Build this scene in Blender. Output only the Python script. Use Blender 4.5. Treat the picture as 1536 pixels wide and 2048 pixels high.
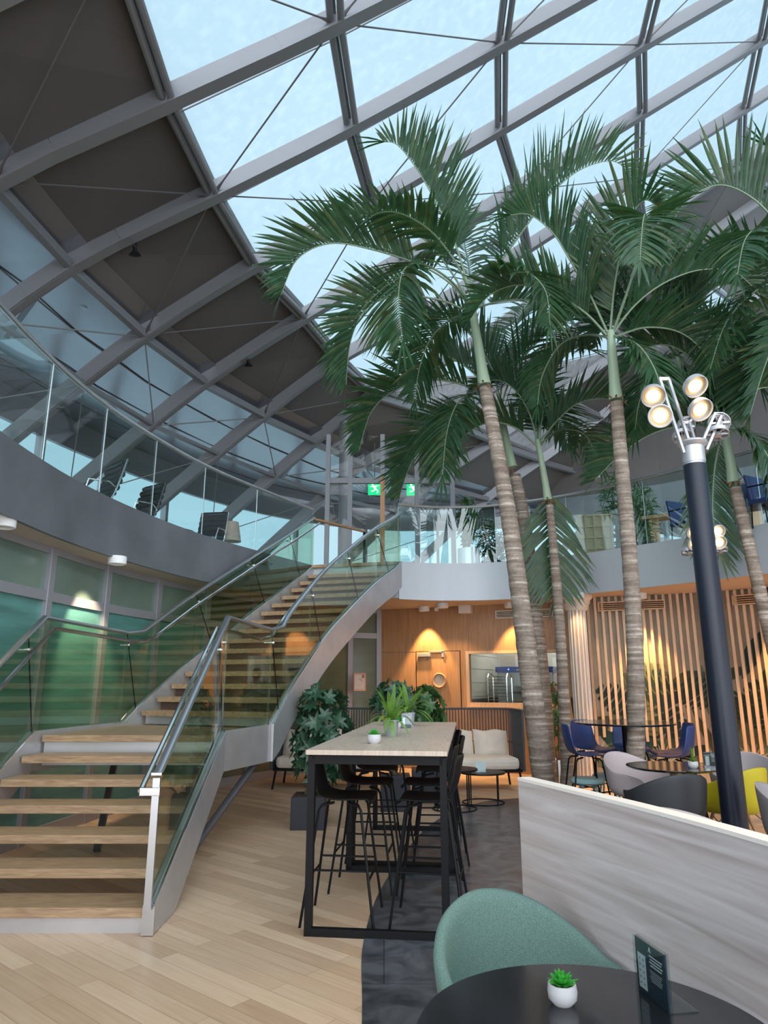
import bpy, bmesh, math, random
from mathutils import Vector, Matrix
random.seed(7)
S = bpy.context.scene
for o in list(bpy.data.objects): bpy.data.objects.remove(o)
C = S.collection
V = Vector
# ---------------------------------------------------------------- camera, sky, exposure
F = 1380.; TH = math.radians(13.85); CH = 1.5
cam = bpy.data.objects.new('camera', bpy.data.cameras.new('camera')); C.objects.link(cam)
cam.location = (0, 0, CH); cam.rotation_euler = (math.pi/2 + TH, 0, 0)
cam.data.sensor_fit = 'VERTICAL'; cam.data.sensor_height = 36.; cam.data.lens = 36.*F/2048.
cam.data.clip_start = .05; cam.data.clip_end = 400
S.camera = cam
S.view_settings.view_transform = 'Standard'; S.view_settings.look = 'None'
S.view_settings.gamma = 1; S.view_settings.use_curve_mapping = False
S.view_settings.exposure = 0.12
w = bpy.data.worlds.new('sky'); S.world = w; w.use_nodes = True
nt = w.node_tree; nt.nodes.clear()
wo = nt.nodes.new('ShaderNodeOutputWorld'); bg = nt.nodes.new('ShaderNodeBackground')
tc = nt.nodes.new('ShaderNodeTexCoord'); sx = nt.nodes.new('ShaderNodeSeparateXYZ')
nt.links.new(tc.outputs['Generated'], sx.inputs[0])
# overcast sky, brightest in the south, behind the viewer
rp = nt.nodes.new('ShaderNodeValToRGB'); mr = nt.nodes.new('ShaderNodeMapRange')
mr.inputs['From Min'].default_value = -1; mr.inputs['From Max'].default_value = 1
nt.links.new(sx.outputs['Y'], mr.inputs[0]); nt.links.new(mr.outputs[0], rp.inputs[0])
rp.color_ramp.elements[0].position = .0; rp.color_ramp.elements[0].color = (3.5, 3.65, 3.9, 1)
rp.color_ramp.elements[1].position = .50; rp.color_ramp.elements[1].color = (.52, .76, .90, 1)
ns = nt.nodes.new('ShaderNodeTexNoise'); ns.inputs['Scale'].default_value = 3; ns.inputs['Detail'].default_value = 6
mx = nt.nodes.new('ShaderNodeMix'); mx.data_type = 'RGBA'; mx.blend_type = 'MULTIPLY'; mx.inputs[0].default_value = .25
nt.links.new(tc.outputs['Generated'], ns.inputs['Vector'])
nt.links.new(rp.outputs[0], mx.inputs[6]); nt.links.new(ns.outputs['Fac'], mx.inputs[7])
nt.links.new(mx.outputs[2], bg.inputs[0]); bg.inputs[1].default_value = 1.12
nt.links.new(bg.outputs[0], wo.inputs[0])

def ray(px, py):
    X = (px-768)/F; u = (1024-py)/F
    return V((X, math.cos(TH)-u*math.sin(TH), math.sin(TH)+u*math.cos(TH)))
def atz(px, py, z): d = ray(px, py); t = (z-CH)/d.z; return V((d.x*t, d.y*t, z))
def aty(px, py, y): d = ray(px, py); t = y/d.y; return V((d.x*t, y, CH+d.z*t))

# ---------------------------------------------------------------- materials
def mat(name, col, rough=.5, metal=0., **k):
    m = bpy.data.materials.new(name); m.use_nodes = True
    n = m.node_tree; p = n.nodes['Principled BSDF']
    p.inputs['Base Color'].default_value = (*col, 1); p.inputs['Roughness'].default_value = rough
    p.inputs['Metallic'].default_value = metal
    if 'emit' in k: p.inputs['Emission Color'].default_value = (*k['emit'], 1); p.inputs['Emission Strength'].default_value = k.get('es', 1)
    if 'coat' in k: p.inputs['Coat Weight'].default_value = k['coat']; p.inputs['Coat Roughness'].default_value = .1
    if 'spec' in k: p.inputs['Specular IOR Level'].default_value = k['spec']
    if 'noise' in k:
        sc, amt = k['noise'][:2]; st = k['noise'][2] if len(k['noise']) > 2 else (1, 1, 1)
        t = n.nodes.new('ShaderNodeTexCoord'); mp = n.nodes.new('ShaderNodeMapping'); mp.inputs['Scale'].default_value = st
        ns = n.nodes.new('ShaderNodeTexNoise'); ns.inputs['Scale'].default_value = sc; ns.inputs['Detail'].default_value = 5
        cr = n.nodes.new('ShaderNodeValToRGB')
        cr.color_ramp.elements[0].position = .3; cr.color_ramp.elements[1].position = .7
        cr.color_ramp.elements[0].color = (*[c*(1-amt) for c in col], 1); cr.color_ramp.elements[1].color = (*[min(1, c*(1+amt)) for c in col], 1)
        n.links.new(t.outputs['Object'], mp.inputs[0]); n.links.new(mp.outputs[0], ns.inputs['Vector'])
        n.links.new(ns.outputs['Fac'], cr.inputs[0]); n.links.new(cr.outputs[0], p.inputs['Base Color'])
        if 'bump' in k:
            b = n.nodes.new('ShaderNodeBump'); b.inputs['Strength'].default_value = k['bump']; b.inputs['Distance'].default_value = .01
            n.links.new(ns.outputs['Fac'], b.inputs['Height']); n.links.new(b.outputs[0], p.inputs['Normal'])
    return m
def glass(name, tint=(1, 1, 1), ior=1.45, rough=0., dirt=0., boost=1.):
    m = bpy.data.materials.new(name); m.use_nodes = True; n = m.node_tree; n.nodes.clear()
    o = n.nodes.new('ShaderNodeOutputMaterial'); t = n.nodes.new('ShaderNodeBsdfTransparent'); g = n.nodes.new('ShaderNodeBsdfGlossy')
    t.inputs[0].default_value = (*tint, 1); g.inputs['Roughness'].default_value = rough
    f = n.nodes.new('ShaderNodeLayerWeight'); f.inputs[0].default_value = .5; mx = n.nodes.new('ShaderNodeMixShader')
    pw = n.nodes.new('ShaderNodeMath'); pw.operation = 'POWER'; pw.inputs[1].default_value = 4.5; n.links.new(f.outputs['Facing'], pw.inputs[0])
    mu = n.nodes.new('ShaderNodeMath'); mu.operation = 'MULTIPLY_ADD'; mu.use_clamp = True; mu.inputs[1].default_value = min(.9, .6*boost); mu.inputs[2].default_value = .04*boost
    n.links.new(pw.outputs[0], mu.inputs[0]); n.links.new(mu.outputs[0], mx.inputs[0]); n.links.new(t.outputs[0], mx.inputs[1]); n.links.new(g.outputs[0], mx.inputs[2])
    last = mx
    if dirt:
        d = n.nodes.new('ShaderNodeBsdfTranslucent'); d.inputs[0].default_value = (.9, .95, 1, 1)
        ns = n.nodes.new('ShaderNodeTexNoise'); ns.inputs['Scale'].default_value = 6; ns.inputs['Detail'].default_value = 8
        tcx = n.nodes.new('ShaderNodeTexCoord'); cr = n.nodes.new('ShaderNodeMapRange')
        cr.inputs['From Min'].default_value = .45; cr.inputs['From Max'].default_value = .75; cr.inputs['To Min'].default_value = .06; cr.inputs['To Max'].default_value = dirt
        n.links.new(tcx.outputs['Object'], ns.inputs['Vector']); n.links.new(ns.outputs['Fac'], cr.inputs[0])
        m2 = n.nodes.new('ShaderNodeMixShader'); n.links.new(cr.outputs[0], m2.inputs[0])
        n.links.new(mx.outputs[0], m2.inputs[1]); n.links.new(d.outputs[0], m2.inputs[2]); last = m2
    n.links.new(last.outputs[0], o.inputs[0]); return m
def wood(name, c1, c2, scale=(1, 14, 14), rough=.5, rot=0., ns_scale=3.):
    m = bpy.data.materials.new(name); m.use_nodes = True; n = m.node_tree; p = n.nodes['Principled BSDF']; p.inputs['Roughness'].default_value = rough
    t = n.nodes.new('ShaderNodeTexCoord'); mp = n.nodes.new('ShaderNodeMapping'); mp.inputs['Scale'].default_value = scale; mp.inputs['Rotation'].default_value = (0, 0, rot)
    ns = n.nodes.new('ShaderNodeTexNoise'); ns.inputs['Scale'].default_value = ns_scale; ns.inputs['Detail'].default_value = 7; ns.inputs['Distortion'].default_value = .6
    cr = n.nodes.new('ShaderNodeValToRGB'); cr.color_ramp.elements[0].position = .3; cr.color_ramp.elements[1].position = .7
    cr.color_ramp.elements[0].color = (*c1, 1); cr.color_ramp.elements[1].color = (*c2, 1)
    n.links.new(t.outputs['Object'], mp.inputs[0]); n.links.new(mp.outputs[0], ns.inputs['Vector']); n.links.new(ns.outputs['Fac'], cr.inputs[0]); n.links.new(cr.outputs[0], p.inputs['Base Color'])
    return m
def floorwood():
    m = bpy.data.materials.new('oak_planks'); m.use_nodes = True; n = m.node_tree; p = n.nodes['Principled BSDF']; p.inputs['Roughness'].default_value = .38
    t = n.nodes.new('ShaderNodeTexCoord'); mp = n.nodes.new('ShaderNodeMapping'); mp.inputs['Rotation'].default_value = (0, 0, math.radians(40))
    br = n.nodes.new('ShaderNodeTexBrick'); br.offset = .37; br.squash = 1
    br.inputs['Color1'].default_value = (.75, .54, .365, 1); br.inputs['Color2'].default_value = (.53, .345, .215, 1); br.inputs['Mortar'].default_value = (.30, .19, .11, 1)
    br.inputs['Scale'].default_value = 1; br.inputs['Mortar Size'].default_value = .0012; br.inputs['Brick Width'].default_value = 1.25; br.inputs['Row Height'].default_value = .12; br.inputs['Bias'].default_value = -.15
    mp2 = n.nodes.new('ShaderNodeMapping'); mp2.inputs['Scale'].default_value = (1.2, 22, 1)
    ns = n.nodes.new('ShaderNodeTexNoise'); ns.inputs['Scale'].default_value = 2.2; ns.inputs['Detail'].default_value = 7
    mx = n.nodes.new('ShaderNodeMix'); mx.data_type = 'RGBA'; mx.blend_type = 'SOFT_LIGHT'; mx.inputs[0].default_value = .45
    n.links.new(t.outputs['Object'], mp.inputs[0]); n.links.new(mp.outputs[0], br.inputs['Vector']); n.links.new(mp.outputs[0], mp2.inputs[0])
    n.links.new(mp2.outputs[0], ns.inputs['Vector']); n.links.new(br.outputs['Color'], mx.inputs[6]); n.links.new(ns.outputs['Fac'], mx.inputs[7])
    n.links.new(mx.outputs[2], p.inputs['Base Color']); return m
def stone():
    m = bpy.data.materials.new('slate'); m.use_nodes = True; n = m.node_tree; p = n.nodes['Principled BSDF']; p.inputs['Roughness'].default_value = .3
    t = n.nodes.new('ShaderNodeTexCoord'); ns = n.nodes.new('ShaderNodeTexNoise'); ns.inputs['Scale'].default_value = 5; ns.inputs['Detail'].default_value = 10; ns.inputs['Distortion'].default_value = 1.2
    cr = n.nodes.new('ShaderNodeValToRGB'); e = cr.color_ramp.elements
    e[0].position = .35; e[0].color = (.045, .05, .058, 1); e[1].position = .72; e[1].color = (.15, .16, .18, 1)
    x = e.new(.8); x.color = (.45, .47, .5, 1)
    br = n.nodes.new('ShaderNodeTexBrick'); br.offset = .5; br.inputs['Color1'].default_value = (1, 1, 1, 1); br.inputs['Color2'].default_value = (.8, .8, .8, 1); br.inputs['Mortar'].default_value = (.45, .45, .45, 1)
    br.inputs['Scale'].default_value = 1; br.inputs['Mortar Size'].default_value = .004; br.inputs['Brick Width'].default_value = 1.2; br.inputs['Row Height'].default_value = .8
    mx = n.nodes.new('ShaderNodeMix'); mx.data_type = 'RGBA'; mx.blend_type = 'MULTIPLY'; mx.inputs[0].default_value = 1
    bp = n.nodes.new('ShaderNodeBump'); bp.inputs['Strength'].default_value = .25; bp.inputs['Distance'].default_value = .01
    n.links.new(t.outputs['Object'], ns.inputs['Vector']); n.links.new(t.outputs['Object'], br.inputs['Vector']); n.links.new(ns.outputs['Fac'], cr.inputs[0])
    n.links.new(cr.outputs[0], mx.inputs[6]); n.links.new(br.outputs['Color'], mx.inputs[7]); n.links.new(mx.outputs[2], p.inputs['Base Color'])
    n.links.new(ns.outputs['Fac'], bp.inputs['Height']); n.links.new(bp.outputs[0], p.inputs['Normal']); return m
def leafmat(name, c, tr=.25, rough=.4):
    m = mat(name, c, rough, noise=(9, .35)); n = m.node_tree; p = n.nodes['Principled BSDF']; o = n.nodes['Material Output']
    t = n.nodes.new('ShaderNodeBsdfTranslucent'); t.inputs[0].default_value = (c[0]*1.6, c[1]*1.7, c[2]*.9, 1)
    mx = n.nodes.new('ShaderNodeMixShader'); mx.inputs[0].default_value = tr
    n.links.new(p.outputs[0], mx.inputs[1]); n.links.new(t.outputs[0], mx.inputs[2]); n.links.new(mx.outputs[0], o.inputs[0]); return m
def ringed():   # palm trunk bark: leaf-scar rings
    m = bpy.data.materials.new('palm_bark'); m.use_nodes = True; n = m.node_tree; p = n.nodes['Principled BSDF']; p.inputs['Roughness'].default_value = .8
    t = n.nodes.new('ShaderNodeTexCoord'); mp = n.nodes.new('ShaderNodeMapping'); mp.inputs['Scale'].default_value = (1.2, 1.2, 16)
    ns = n.nodes.new('ShaderNodeTexNoise'); ns.inputs['Scale'].default_value = 1.8; ns.inputs['Detail'].default_value = 4
    n2 = n.nodes.new('ShaderNodeTexNoise'); n2.inputs['Scale'].default_value = 30
    cr = n.nodes.new('ShaderNodeValToRGB'); e = cr.color_ramp.elements; e[0].position = .38; e[0].color = (.17, .13, .10, 1); e[1].position = .6; e[1].color = (.30, .245, .20, 1)
    x = e.new(.66); x.color = (.46, .40, .33, 1)
    mx = n.nodes.new('ShaderNodeMix'); mx.data_type = 'RGBA'; mx.blend_type = 'OVERLAY'; mx.inputs[0].default_value = .4
    bp = n.nodes.new('ShaderNodeBump'); bp.inputs['Strength'].default_value = .6; bp.inputs['Distance'].default_value = .01
    n.links.new(t.outputs['Object'], mp.inputs[0]); n.links.new(mp.outputs[0], ns.inputs['Vector']); n.links.new(t.outputs['Object'], n2.inputs['Vector'])
    n.links.new(ns.outputs['Fac'], cr.inputs[0]); n.links.new(cr.outputs[0], mx.inputs[6]); n.links.new(n2.outputs['Fac'], mx.inputs[7]); n.links.new(mx.outputs[2], p.inputs['Base Color'])
    n.links.new(ns.outputs['Fac'], bp.inputs['Height']); n.links.new(bp.outputs[0], p.inputs['Normal']); return m

M = dict(

 floor=floorwood(), stone=stone(), bark=ringed(),
 roofpanel=mat('dark_roof_panel', (.085, .08, .078), .55, noise=(.6, .12)),
 soffit=mat('metal_ceiling_panel', (.26, .27, .30), .22, .75, noise=(1.5, .08, (1, .2, 1))),
 steel=mat('painted_grey_steel', (.19, .20, .215), .4, .3),
 steeld=mat('dark_grey_steel', (.12, .12, .13), .4, .4),
 mullion=mat('grey_lacquered_aluminium', (.34, .34, .37), .4, .25),
 stainless=mat('brushed_stainless', (.55, .56, .58), .3, .9, noise=(3, .1, (1, 1, .05))),
 stringer=mat('satin_steel_plate', (.52, .52, .535), .38, .55, noise=(4, .07)),
 chrome=mat('polished_steel', (.75, .76, .78), .12, 1.),
 fasciad=mat('mottled_fascia_dark_reflection', (.15, .16, .175), .5, .3, noise=(1.5, .2)),  # same metal as the right fascia; reflection of the dark roof put into colour
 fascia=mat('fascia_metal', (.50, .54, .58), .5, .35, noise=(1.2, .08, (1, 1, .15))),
 plaster=mat('beige_plaster', (.55, .47, .40), .85),
 white=mat('white_paint', (.75, .75, .74), .5),
 cream=mat('cream_paint', (.70, .64, .56), .6),
 treadw=wood('oak_tread', (.29, .18, .10), (.50, .34, .205), (2, 18, 18), .45),
 timber=wood('oak_veneer_wall', (.33, .17, .075), (.46, .255, .125), (14, 14, .7), .42),
 timberl=wood('light_oak_batten', (.52, .32, .18), (.68, .46, .29), (14, 14, .7), .5),
 slat=wood('pine_slat', (.56, .36, .22), (.74, .53, .36), (10, 10, .8), .5),
 ash=wood('whitewashed_ash', (.40, .345, .335), (.60, .565, .575), (1.1, 1.1, 22), .55, ns_scale=1.3),
 ashtop=mat('pale_ash_edge', (.80, .76, .72), .5),
 tabletop=wood('light_oak_laminate', (.47, .375, .29), (.60, .50, .41), (20, 1.5, 1), .42),
 black=mat('black_metal', (.006, .006, .007), .5, spec=.2),
 blackp=mat('black_plastic', (.007, .007, .008), .45, spec=.25),
 blackgloss=mat('black_table_laminate', (.012, .013, .016), .12, spec=.6),
 navy=mat('dark_blue_post', (.010, .014, .027), .35, 0., spec=.4, noise=(2, .2, (1, 1, .2))),
 palm=leafmat('palm_leaf', (.028, .078, .034), .25, .33),
 palmy=leafmat('palm_leaf_old', (.06, .10, .04), .25, .45),
 rachis=mat('palm_rachis', (.17, .24, .15), .5),
 shaft=mat('palm_crownshaft', (.30, .40, .28), .45, noise=(3, .2, (3, 3, .3))),
 fibre=mat('palm_fibre', (.30, .14, .07), .9),
 leafd=leafmat('dark_shrub_leaf', (.03, .085, .045), .15, .3),
 leafm=leafmat('mid_green_leaf', (.06, .15, .05), .2, .35),
 leafl=leafmat('bright_green_leaf', (.16, .30, .05), .3, .4),
 succ=leafmat('vivid_succulent_leaf', (.05, .38, .05), .25, .4),
 stem=mat('plant_stem', (.12, .09, .05), .8), soil=mat('soil', (.05, .035, .025), .95),
 ceramic=mat('pale_ceramic', (.55, .55, .56), .6, noise=(6, .1)),
 zinc=mat('grey_pot', (.30, .32, .35), .6),
 anthr=mat('anthracite_planter', (.018, .022, .032), .5),
 cushion=mat('cream_canvas', (.66, .60, .52), .9, noise=(5, .08), bump=.5),
 rope=mat('dark_grey_rope', (.075, .08, .09), .85),
 green=mat('sage_fabric', (.135, .225, .195), .9, noise=(260, .3), bump=.3),
 yellow=mat('mustard_plastic', (.50, .42, .01), .4),
 greyp=mat('warm_grey_plastic', (.30, .27, .28), .45), mauve=mat('pale_mauve_plastic', (.52, .44, .44), .45),
 charc=mat('charcoal_plastic', (.035, .037, .042), .5),
 bluep=mat('navy_blue_plastic', (.022, .05, .17), .4), aqua=mat('pale_aqua_vinyl', (.33, .53, .54), .45),
 dowel=mat('beech_dowel', (.42, .24, .12), .5),
 glass=glass('clear_glass', (.93, .98, .97), 1.45, boost=.7), roofglass=glass('roof_glass', (.97, .99, 1), 1.3, dirt=.22, boost=.15),
 stairglass=glass('stair_glass', (.80, .86, .76), 1.5, boost=1.8), stairolive=glass('tinted_stair_glass', (.72, .74, .50), 1.5, boost=1.8),
 balglass=glass('balustrade_glass', (.88, .97, .97), 1.5, boost=1.8),
 teal=mat('frosted_teal_glass', (.10, .27, .25), .28, coat=.5, noise=(2.0, .25, (.6, .6, 6))),
 olive=mat('frosted_glass_warm_lit', (.10, .125, .075), .3, coat=.4, noise=(1.5, .15, (.6, .6, 4))),  # far panes of the teal wall, warm light painted into the colour
 tealp=mat('pale_teal_glass', (.16, .23, .19), .25, coat=.6, noise=(1.5, .2)),
 lampw=mat('warm_lamp_lens', (1, .8, .5), .4, emit=(1., .74, .36), es=14.), lampo=mat('warm_reflector', (.85, .60, .35), .3, .5),
 lamps=mat('downlight_lens', (1, .9, .8), .4, emit=(1., .85, .66), es=5.), alum=mat('lamp_aluminium', (.50, .50, .52), .35, .6),
 lampr=mat('orange_lamp_lens', (1, .5, .3), .4, emit=(1., .38, .18), es=2.5),
 exitg=mat('exit_sign_green', (.0, .35, .12), .4, emit=(0., .65, .22), es=1.), exitw=mat('exit_sign_white', (.8, .8, .8), .4, emit=(.9, 1., .9), es=1.2),
 tile=mat('pale_kitchen_tile', (.55, .54, .50), .4), kdark=mat('dark_kitchen_base', (.10, .09, .08), .6), kgrey=mat('kitchen_steel', (.34, .34, .33), .35, .5),
 carton=mat('carton', (.60, .52, .44), .8), blueband=mat('blue_band', (.01, .03, .28), .5), bluedot=mat('blue_led', (.1, .2, 1), .5, emit=(.1, .2, 1), es=4),
 redshirt=mat('red_shirt', (.42, .01, .03), .8), skin=mat('skin', (.55, .30, .20), .6), hair=mat('dark_hair', (.03, .02, .015), .7),
 mural=mat('mural_beige_ground', (.42, .37, .28), .8, noise=(2.5, .15)),
 mur1=mat('mural_dark_teal', (.018, .055, .045), .8), mur2=mat('mural_sage', (.15, .18, .105), .8, noise=(4, .3)), mur3=mat('mural_straw', (.50, .43, .26), .8), mur4=mat('mural_moss', (.075, .095, .055), .8, noise=(4, .3)),
 paper=mat('menu_navy', (.015, .03, .05), .4), ink=mat('menu_white', (.7, .72, .75), .5), rose=mat('rose_print', (.62, .33, .24), .7), roseink=mat('print_ink', (.35, .13, .1), .7),
 acrylic=glass('acrylic', (.9, .95, .95), 1.5, boost=2), lattice=mat('pale_lattice', (.50, .40, .26), .6),
 shade=mat('lamp_shade_fabric', (.42, .30, .24), .8), leather=mat('black_leather', (.012, .013, .015), .35), chocolate=mat('brown_edge', (.10, .06, .04), .5),
)

# ---------------------------------------------------------------- mesh builder
class MB:
    def __init__(s): s.v = []; s.f = []; s.m = []; s.cur = 0
    def add(s, vs, fs):
        b = len(s.v); s.v += [tuple(p) for p in vs]; s.f += [tuple(i+b for i in f) for f in fs]; s.m += [s.cur]*len(fs); return s
    def box(s, c, d, rz=0., R=None):
        if R is None: R = Matrix.Rotation(rz, 3, 'Z')
        vs = [V(c)+R @ V((x*d[0]/2, y*d[1]/2, z*d[2]/2)) for x in (-1, 1) for y in (-1, 1) for z in (-1, 1)]
        return s.add(vs, [(0, 1, 3, 2), (4, 6, 7, 5), (0, 4, 5, 1), (2, 3, 7, 6), (0, 2, 6, 4), (1, 5, 7, 3)])
    def beam(s, a, b, w, h, up=(0, 0, 1)):
        a = V(a); b = V(b); t = (b-a).normalized(); u = V(up); r = t.cross(u)
        if r.length < 1e-4: r = t.cross(V((1, 0, 0)))
        r.normalize(); u = r.cross(t).normalized()
        vs = [p+r*x*w/2+u*y*h/2 for p in (a, b) for x, y in ((-1, -1), (1, -1), (1, 1), (-1, 1))]
        return s.add(vs, [(3, 2, 1, 0), (4, 5, 6, 7), (0, 1, 5, 4), (1, 2, 6, 5), (2, 3, 7, 6), (3, 0, 4, 7)])
    def tube(s, pts, r, n=8, closed=False, flat=1.):
        pts = [V(p) for p in pts]; N = len(pts); rr = r if isinstance(r, (list, tuple)) else [r]*N
        vs = []; pu = None
        for i, p in enumerate(pts):
            if closed: t = pts[(i+1) % N]-pts[i-1]
            else: t = pts[min(i+1, N-1)]-pts[max(i-1, 0)]
            t.normalize()
            if pu is None:
                pu = V((0, 0, 1)) if abs(t.z) < .9 else V((1, 0, 0))
            u = (pu-t*pu.dot(t)).normalized(); pu = u; q = t.cross(u)
            vs += [p+(u*math.cos(a)+q*math.sin(a)*flat)*rr[i] for a in [2*math.pi*k/n for k in range(n)]]
        fs = []
        for i in range(N if closed else N-1):
            j = (i+1) % N
            fs += [(i*n+k, i*n+(k+1) % n, j*n+(k+1) % n, j*n+k) for k in range(n)]
        if not closed: fs += [tuple(range(n))[::-1], tuple((N-1)*n+k for k in range(n))]
        return s.add(vs, fs)
    def lathe(s, prof, c=(0, 0, 0), n=24, R=None):
        c = V(c); vs = []
        for r, z in prof:
            for k in range(n):
                p = V((r*math.cos(2*math.pi*k/n), r*math.sin(2*math.pi*k/n), z)); vs.append(c+(R @ p if R else p))
        fs = [(i*n+k, i*n+(k+1) % n, (i+1)*n+(k+1) % n, (i+1)*n+k) for i in range(len(prof)-1) for k in range(n)]
        fs += [tuple(range(n))[::-1], tuple((len(prof)-1)*n+k for k in range(n))]
        return s.add(vs, fs)
    def grid(s, rows, close=False):
        n = len(rows[0]); vs = [p for r in rows for p in r]; fs = []
        for i in range(len(rows)-1):
            for k in range(n if close else n-1): fs.append((i*n+k, i*n+(k+1) % n, (i+1)*n+(k+1) % n, (i+1)*n+k))
        return s.add(vs, fs)
    def poly(s, pts): return s.add(pts, [tuple(range(len(pts)))])
    def prism(s, pts, z0, z1):
        n = len(pts); vs = [(p[0], p[1], z0) for p in pts]+[(p[0], p[1], z1) for p in pts]
        return s.add(vs, [tuple(range(n))[::-1], tuple(range(n, 2*n))]+[(k, (k+1) % n, n+(k+1) % n, n+k) for k in range(n)])
    def strip(s, path, h0, h1, th=0.):      # vertical sheet following a plan path; h0,h1 numbers or lists
        n = len(path); g = lambda h, i: h[i] if isinstance(h, (list, tuple)) else h
        if not th: return s.grid([[V((p[0], p[1], g(h0, i))) for i, p in enumerate(path)], [V((p[0], p[1], g(h1, i))) for i, p in enumerate(path)]])
        off = []
        for i in range(n):
            a = V(path[max(i-1, 0)][:2]); b = V(path[min(i+1, n-1)][:2]); t = (b-a).normalized(); off.append(V((-t.y, t.x))*th)
        rows = []
        for k in range(2):
            for h in ((h0, h1) if k == 0 else (h1, h0)):
                rows.append([V((p[0]+off[i].x*(k-.5), p[1]+off[i].y*(k-.5), g(h, i))) for i, p in enumerate(path)])
        rows.append(rows[0]); s.grid(rows)
        for e in (0, n-1): s.poly([rows[j][e] for j in range(4)])
        return s
    def leaf(s, p, d, nrm, L, W, seg=3, droop=.3, fold=.12):
        d = V(d).normalized(); nrm = V(nrm); side = d.cross(nrm)
        if side.length < 1e-4: side = d.cross(V((1, 0, .1)))
        side.normalize(); rows = []; q = V(p); dd = d.copy()
        prof = {2: (.3, 1, .0), 3: (.35, 1, .75, .03), 4: (.35, .9, 1, .65, .02)}[seg]
        for i in range(seg+1):
            wv = W*.5*prof[i]; n2 = side.cross(dd).normalized()
            rows.append([q-side*wv, q-n2*fold*wv, q+side*wv])
            q = q+dd*(L/seg); dd = (dd+V((0, 0, -droop/seg))).normalized()
        return s.grid(rows)
    def build(s, name, m, parent=None, smooth=False, world=True, bevel=0., solid=0., sub=0, autos=True):
        me = bpy.data.meshes.new(name)
        vs = s.v
        if parent is not None and world:
            inv = world_of(parent).inverted(); vs = [tuple(inv @ V(p)) for p in vs]
        me.from_pydata(vs, [], s.f); me.update()
        for x in (m if isinstance(m, (list, tuple)) else [m]): me.materials.append(M[x] if isinstance(x, str) else x)
        for i, p in enumerate(me.polygons): p.material_index = s.m[i]; p.use_smooth = smooth
        bm = bmesh.new(); bm.from_mesh(me); bmesh.ops.remove_doubles(bm, verts=bm.verts, dist=1e-5)
        if len(bm.faces) < 20000 and not getattr(s, 'norecalc', False): bmesh.ops.recalc_face_normals(bm, faces=bm.faces)
        bm.to_mesh(me); bm.free()
        o = bpy.data.objects.new(name, me); C.objects.link(o)
        if smooth and autos:
            md = o.modifiers.new('split', 'EDGE_SPLIT'); md.split_angle = math.radians(42)
        if solid: md = o.modifiers.new('thick', 'SOLIDIFY'); md.thickness = solid; md.offset = 0
        if sub: md = o.modifiers.new('sub', 'SUBSURF'); md.levels = sub; md.render_levels = sub
        if bevel: md = o.modifiers.new('bevel', 'BEVEL'); md.width = bevel; md.segments = 2; md.limit_method = 'ANGLE'
        if parent is not None: o.parent = parent
        return o
def world_of(o):
    m = o.matrix_basis.copy()
    while o.parent: o = o.parent; m = o.matrix_basis @ m
    return m
def thing(name, label, cat, loc=(0, 0, 0), rz=0., group=None):
    o = bpy.data.objects.new(name, None); C.objects.link(o); o.location = loc; o.rotation_euler = (0, 0, rz); o.empty_display_size = .1
    o['label'] = label; o['category'] = cat
    if group: o['group'] = group
    return o
def tag(o, label, cat, group=None):
    o['label'] = label; o['category'] = cat
    if group: o['group'] = group
    return o
def struct(o): o['kind'] = 'structure'; return o
def kids(o): return [c for c in bpy.data.objects if c.parent == o]
def dup(root, loc, rz, label, group=None, scale=None):
    r = root.copy(); C.objects.link(r); r.location = loc; r.rotation_euler = (0, 0, rz); r['label'] = label
    if group: r['group'] = group
    if scale: r.scale = (scale,)*3
    for ch in kids(root):
        c = ch.copy(); C.objects.link(c); c.parent = r
        for g in kids(ch):
            d = g.copy(); C.objects.link(d); d.parent = c
    return r
def spot(loc, target, power, color=(1, .75, .5), angle=60, blend=.6, r=.04, parent=None):
    l = bpy.data.lights.new('spot_light', 'SPOT'); l.energy = power; l.color = color; l.spot_size = math.radians(angle); l.spot_blend = blend; l.shadow_soft_size = r
    o = bpy.data.objects.new('spot_light', l); C.objects.link(o); d = V(target)-V(loc)
    if parent is not None:
        o.parent = parent; inv = world_of(parent).inverted(); o.location = inv @ V(loc); o.rotation_euler = (world_of(parent).to_3x3().inverted() @ d).to_track_quat('-Z', 'Y').to_euler()
    else: o.location = loc; o.rotation_euler = d.to_track_quat('-Z', 'Y').to_euler()
    return o
def interp(path, n):     # resample polyline (catmull-rom) with n points per segment
    P = [V(p) for p in path]; out = []
    for i in range(len(P)-1):
        p0 = P[max(i-1, 0)]; p1 = P[i]; p2 = P[i+1]; p3 = P[min(i+2, len(P)-1)]
        for k in range(n):
            t = k/n; out.append(.5*((2*p1)+(p2-p0)*t+(2*p0-5*p1+4*p2-p3)*t*t+(3*p1-p0-3*p2+p3)*t**3))
    out.append(P[-1]); return out

FZ, CZ = 3.42, 2.85      # mezzanine floor, ceiling under it
# ---------------------------------------------------------------- floors
b = MB(); b.poly([(-4.6, -3, 0), (9, -3, 0), (9, 14.5, 0), (-4.6, 14.5, 0)]); struct(b.build('floor', 'floor'))
sc = interp([(-.02, -1, 0), (-.10, 2, 0), (-.10, 3.58, 0), (-.12, 4.63, 0), (.02, 5.92, 0), (.5, 8.05, 0), (1.15, 9.38, 0), (1.77, 9.8, 0), (2.5, 9.75, 0), (3.1, 9.1, 0), (3.3, 7.6, 0), (3.3, 5, 0), (3.2, -1, 0)], 5)
b = MB(); b.poly([(p.x, p.y, .004) for p in sc]); struct(b.build('floor', 'stone'))

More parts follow.
